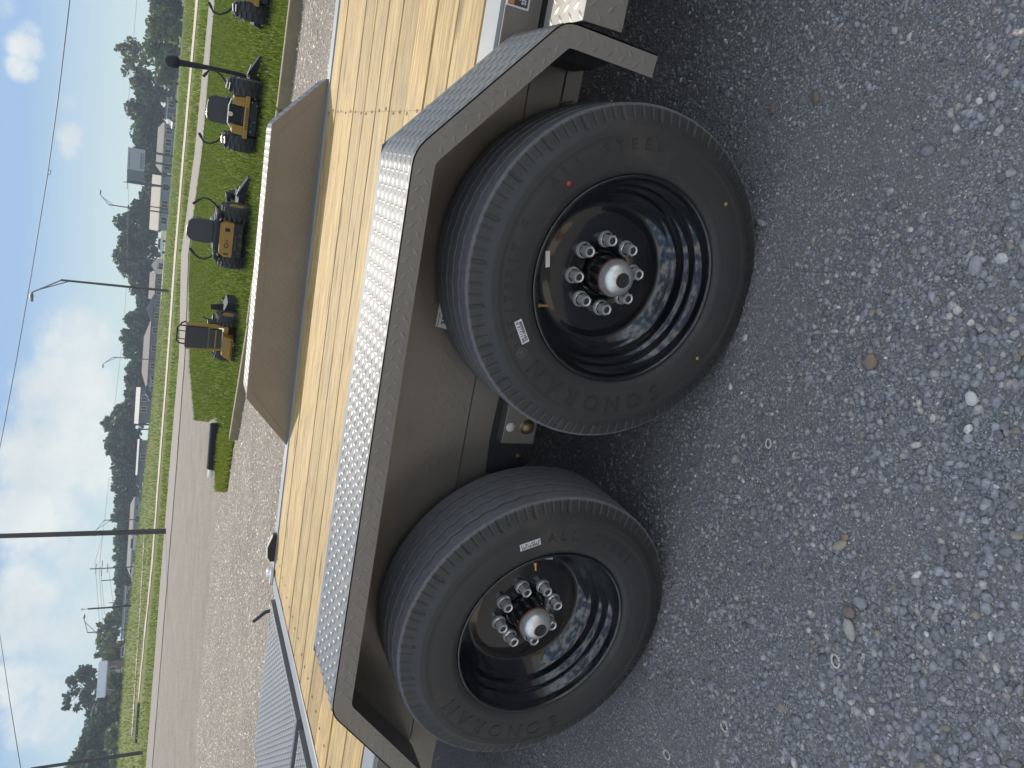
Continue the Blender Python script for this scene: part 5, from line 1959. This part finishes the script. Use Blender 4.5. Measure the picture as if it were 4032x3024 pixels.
def tree(xt, yc, hw, r, label, kind='dense', group='trees of the far tree line', low=0.12):
    r *= FK
    p = at(tl(yc), yc, r)
    d = Vector((p.x - CAM.x, p.y - CAM.y, 0)).normalized()
    H = up_at(xt, yc, p) - p.z
    W = hw / FPX * r
    t = empty({'dense': 'broadleaf_tree', 'airy': 'sparse_tree', 'pine': 'pine_tree', 'bush': 'bushy_tree'}[kind], p)
    tag(t, label, 'tree', group)
    # trunk and limbs
    mb = MB()
    tr = max(.12, H * .022)
    top = H * (.92 if kind in ('airy', 'pine') else .7)
    bend = random.uniform(-.3, .3)
    tp = [Vector((bend * math.sin(k / 4 * 3), random.uniform(-.1, .1), -.6 + (top + .6) * k / 4)) for k in range(5)]
    mb.tube(tp, [tr, tr * .8, tr * .6, tr * .4, tr * .15], 8)
    nb = {'dense': 9, 'airy': 16, 'pine': 16, 'bush': 6}[kind]
    tips = []
    for k in range(nb):
        f0 = random.uniform(.28 if kind != 'pine' else .45, .85)
        a = random.uniform(0, 6.28)
        st_ = tp[0].lerp(tp[4], f0)
        ln = W * random.uniform(.55, .95)
        rise = ln * random.uniform(.3, 1.0)
        en = st_ + Vector((math.cos(a) * ln, math.sin(a) * ln, rise))
        en.z = min(en.z, H * .95)
        mid = st_.lerp(en, .5) + Vector((0, 0, -.1 * ln))
        mb.tube([st_, mid, en], [tr * .38, tr * .24, tr * .08], 5)
        tips.append(en)
    mb.build('trunk', M_TRUNK, t)
    # crown: leaf clumps scattered through a lumpy volume
    nc = {'dense': 34, 'airy': 30, 'pine': 26, 'bush': 26}[kind]
    cen = []
    while len(cen) < nc:
        u = Vector((random.uniform(-1, 1), random.uniform(-1, 1), random.uniform(-1, 1)))
        if u.length > 1:
            continue
        lo = {'dense': low, 'airy': .3, 'pine': .38, 'bush': 0.02}[kind]
        zc_ = H * (lo + (1 - lo) * (.5 + .5 * u.z))
        fz = 1.0 if kind == 'bush' else (1.05 - .35 * max(0, u.z))
        cen.append((u.x * W * fz, u.y * W * fz * .9, zc_ - .08 * H * max(0, u.z)))
    if kind in ('airy', 'pine'):
        cen = cen[:nc // 2] + [tuple(q) for q in tips]
    cen = np.array(cen)
    m = {'dense': 62, 'airy': 26, 'pine': 40, 'bush': 62}[kind]
    rad = W * {'dense': .40, 'airy': .24, 'pine': .24, 'bush': .42}[kind]
    n = len(cen) * m
    q = RNG.normal(0, 1, (n, 3))
    q /= np.linalg.norm(q, axis=1)[:, None]
    q *= (rad * RNG.random(n) ** .45)[:, None] * np.array([1, 1, .8])
    Q = np.repeat(cen, m, 0) + q
    Q[:, 2] = np.clip(Q[:, 2], .1, H * 1.03)
    s = RNG.uniform(.08, .27, n) * (r / 95)
    a1 = RNG.normal(0, 1, (n, 3))
    a1 /= np.linalg.norm(a1, axis=1)[:, None]
    a2 = np.cross(a1, RNG.normal(0, 1, (n, 3)))
    a2 /= np.linalg.norm(a2, axis=1)[:, None]
    s1, s2 = s[:, None] * 1.25, s[:, None] * .85
    V = np.stack([Q - a1 * s1, Q + a2 * s2, Q + a1 * s1, Q - a2 * s2], 1).reshape(-1, 3)
    F = np.arange(4 * n).reshape(-1, 4)
    pal = LIGHTS if kind in ('airy', 'bush') else DARKS
    hue = np.array([random.uniform(.8, 1.25), random.uniform(.9, 1.2), random.uniform(.8, 1.2)]) * random.uniform(.85, 1.25)
    C = np.repeat(pal[RNG.integers(0, len(pal), n)] * hue * RNG.uniform(.6, 1.4, (n, 1)), 4, 0)
    cr = np_mesh('crown', V, F, M_LEAF, C, parent=t)
    return t


LB = 'dark bushy tree in the row by the upper picture edge'
LM = 'dark leafy tree rising behind the far row of houses'
LL = 'leafy tree in the dense group at the lower end of the tree line'
TREES = [
    (560, -40, 70, 92, LB, 'dense'), (585, 40, 48, 92, LB, 'dense'), (572, 110, 62, 90, LB, 'bush'), (560, 190, 58, 94, LB, 'bush'),
    (446, 275, 62, 108, 'tall bare-topped tree with open branches against the sky', 'airy'), (600, 260, 60, 96, LB, 'bush'),
    (505, 365, 52, 110, LB, 'dense'), (487, 440, 60, 112, LM, 'dense'), (483, 520, 55, 112, LM, 'dense'), (497, 590, 50, 110, LM, 'dense'),
    (520, 655, 50, 118, LM, 'dense'), (560, 700, 40, 112, LM, 'dense'), (548, 775, 45, 116, LM, 'dense'), (500, 845, 42, 112, 'dark tree beside the lamp before the tan roof', 'dense'),
    (440, 905, 55, 112, 'very large dark tree with its round head over the white car', 'dense'), (455, 965, 50, 112, LM, 'dense'),
    (435, 1030, 58, 114, 'large dark tree whose crown shows a few sky gaps', 'dense'), (480, 1100, 55, 116, LM, 'dense'), (530, 1165, 42, 118, LM, 'dense'), (545, 1215, 40, 116, LM, 'dense'),
    (492, 1275, 45, 116, LM, 'dense'), (474, 1330, 50, 116, LM, 'dense'), (480, 1385, 40, 116, LM, 'dense'), (492, 1450, 42, 118, LM, 'dense'),
    (480, 1500, 45, 118, LM, 'dense'), (478, 1560, 48, 118, LM, 'dense'), (432, 1625, 38, 116, LM, 'dense'), (388, 1672, 40, 116, 'tallest tree in the middle of the row, its head open to the sky', 'airy'),
    (412, 1690, 52, 112, LM, 'dense'), (404, 1750, 48, 116, LM, 'dense'), (412, 1790, 42, 116, LM, 'dense'), (422, 1840, 45, 116, LM, 'dense'), (428, 1890, 42, 118, LM, 'dense'),
    (440, 1945, 42, 118, LM, 'dense'), (452, 1995, 42, 118, LM, 'dense'), (438, 2065, 45, 118, LM, 'airy'), (446, 2110, 45, 118, LM, 'dense'),
    (448, 2165, 42, 120, LM, 'airy'), (455, 2200, 45, 120, LM, 'dense'), (448, 2255, 40, 118, LM, 'dense'), (455, 2310, 40, 118, LM, 'dense'), (456, 2360, 40, 116, LM, 'dense'), (436, 2410, 42, 114, LM, 'dense'),
    (382, 2462, 42, 108, 'sparse tall tree beside the last lamp post', 'airy'), (380, 2520, 45, 106, 'sparse tree with see-through crown above the white van', 'airy'),
    (395, 2575, 42, 92, 'green bushy tree between the van and the brown house', 'bush'), (400, 2610, 36, 98, LL, 'dense'),
    (262, 2690, 72, 100, 'tall pine with dark spreading head over the blue roof', 'pine'), (340, 2745, 45, 98, LL, 'dense'), (335, 2790, 45, 96, LL, 'dense'),
    (338, 2835, 45, 96, LL, 'bush'), (300, 2885, 48, 94, LL, 'dense'), (262, 2945, 50, 94, LL, 'dense'), (255, 3010, 50, 92, LL, 'dense'), (250, 3080, 55, 92, LL, 'dense'),
    (430, 2760, 40, 90, LL, 'bush'), (430, 2690, 45, 84, 'low dark shrubbery in front of the brown house wall', 'bush'), (420, 2900, 48, 90, LL, 'bush'), (430, 2990, 45, 88, LL, 'bush'),
]
MARKS = [(60, 'at the upper picture edge'), (230, 'above the shadowed lawn edge near the upper picture edge'), (420, 'behind the dark pickup truck'), (560, 'behind the grey-green house'), (720, 'around the billboard'),
         (800, 'behind the tan metal roof'), (1000, 'behind the white car'), (1130, 'behind the pale house gable'), (1230, 'behind the blue-grey gable'), (1400, 'behind the upper half of the very long brown roof'),
         (1530, 'at the tapering end of the very long brown roof'), (1700, 'behind the sunlit pale roof'), (1800, 'behind the white roof edge'), (1960, 'behind the two dark cars'), (2130, 'behind the tall near pole'),
         (2230, 'next to the cross-arm pole'), (2450, 'behind the flat-roofed buildings'), (2640, 'beside the green bush near the blue roof'), (2770, 'beside the diamond sign'), (2870, 'behind the pale shed roof'), (9999, 'in the corner behind the leaning pole')]
seen = {}
rows = []
for row in TREES:
    lab = row[4]
    if lab in (LB, LM, LL):
        where = next(m for lim, m in MARKS if row[1] < lim)
        lab = {'dense': 'dark leafy tree ', 'bush': 'low bushy tree ', 'airy': 'thin see-through tree '}[row[5]] + where
    rows.append((*row[:4], lab, row[5]))
    seen.setdefault(lab, []).append(row[0])
for xt, yc, hw, r, lab, kd in rows:
    group = 'trees of the far tree line'
    k, m = sorted(seen[lab]).index(xt), len(seen[lab])
    if m > 1:                     # tell trees of one place apart by height
        word = {2: ('taller ', 'lower '), 3: ('tallest ', 'middle-sized ', 'lowest ')}.get(m, ('tallest ', 'second tallest ', 'third tallest ', 'fourth tallest ', 'lowest ')[:m - 1] + ('lowest ',))
        lab2 = word[min(k, len(word) - 1)] + lab
    else:
        lab2 = lab
    tree(xt, yc, hw, r, lab2, kd, group)

# ------------------------------------------------------------------ stones and shells one can pick out
def pick(px, py):
    d = ray_dir(px, py)
    k = CAM.z / -d.z
    return CAM + d * k


def big_stone(px, py, sz, col, label, rz=0.0, asp=(1.3, .9, .55)):
    p = pick(px, py)
    v, f = ico()
    v = v * (1 + RNG.uniform(-.14, .14, (len(v), 1)))
    # one subdivision, pushed out, for a worn outline
    mid, F2, V2 = {}, [], [tuple(q) for q in v]
    for a, b, c in f:
        m = []
        for i, j in ((a, b), (b, c), (c, a)):
            key = (min(i, j), max(i, j))
            if key not in mid:
                q = (np.array(V2[i]) + np.array(V2[j])) / 2
                q = q * (1.09 + RNG.uniform(-.05, .05))
                mid[key] = len(V2)
                V2.append(tuple(q))
            m.append(mid[key])
        F2 += [(a, m[0], m[2]), (m[0], b, m[1]), (m[2], m[1], c), (m[0], m[1], m[2])]
    V2 = np.array(V2) * sz * np.array(asp)
    o = MB().add([tuple(q) for q in V2], F2, True).build('stone', simple('stone_' + str(int(px)), col, .85, noise=.3, nscale=90, bump=.4))
    o.location = (p.x, p.y, 0.012 + sz * asp[2] * .35)
    o.rotation_euler = (RNG.uniform(-.15, .15), RNG.uniform(-.15, .15), rz)
    return tag(o, label, 'stone')


def shell_ring(px, py, sz, label, rz=0.0):
    p = pick(px, py)
    pts = [(sz * math.cos(a) * 1.3, sz * math.sin(a) * .8, 0.0) for a in np.linspace(0, 6.1, 18)]
    o = MB().tube(pts, [sz * .22 + sz * .06 * math.sin(3 * k) for k in range(18)], 6).build('shell_fragment', simple('shell_white_' + str(int(px)), (.62, .59, .53), .6, noise=.15, nscale=150))
    o.location = (p.x, p.y, .012 + sz * .2)
    o.rotation_euler = (.2, .1, rz)
    return tag(o, label, 'shell')


big_stone(3227, 393, .016, (.20, .165, .135), 'round brown pebble lying alone in the fine gravel to the right of the front wheel', .4, (1.15, .95, .5))
big_stone(3446, 1423, .0165, (.30, .215, .16), 'angular reddish brown stone among the coarse pebbles below the front wheel', 1.0, (1.2, 1.0, .6))
big_stone(3362, 2409, .015, (.25, .19, .165), 'dull reddish stone next to the long pale one', 2.2, (1.2, .95, .55))
big_stone(3366, 2478, .0165, (.42, .41, .36), 'long pale grey stone, largest near the lower right corner', .75, (1.5, .85, .6))
big_stone(3327, 2145, .0155, (.40, .36, .28), 'long tan stone with a smaller orange pebble at its tip', 2.4, (1.5, .75, .55))
big_stone(3345, 2117, .0075, (.42, .27, .18), 'small orange pebble at the tip of the long tan stone', 0)
big_stone(3054, 430, .0125, (.21, .145, .105), 'rust coloured flat chip between the front tyre and the picture edge', .3, (1.4, .7, .4))
big_stone(3405, 2370, .015, (.30, .30, .32), 'smooth blue-grey stone beside the dull reddish one', 1.8, (1.25, .9, .5))
big_stone(3844, 1570, .012, (.62, .61, .58), 'bright white pebble by itself near the right edge', .6, (1.2, .95, .6))
big_stone(3860, 1050, .014, (.34, .34, .35), 'pale grey stone half sunk near the right edge', .1, (1.5, .9, .5))
big_stone(2950, 1330, .0085, (.55, .53, .50), 'small off-white stone just below the front tyre', .2)
shell_ring(3042, 1747, .0085, 'small white shell ring beside two grey stones', .5)
shell_ring(2868, 2856, .0105, 'broken oval shell near the lower edge', 1.2)
shell_ring(2642, 2968, .0115, 'narrow white shell loop at the lower picture edge', 1.7)
shell_ring(3308, 2600, .0105, 'white shell crescent beside the dark coarse pebbles', .8)
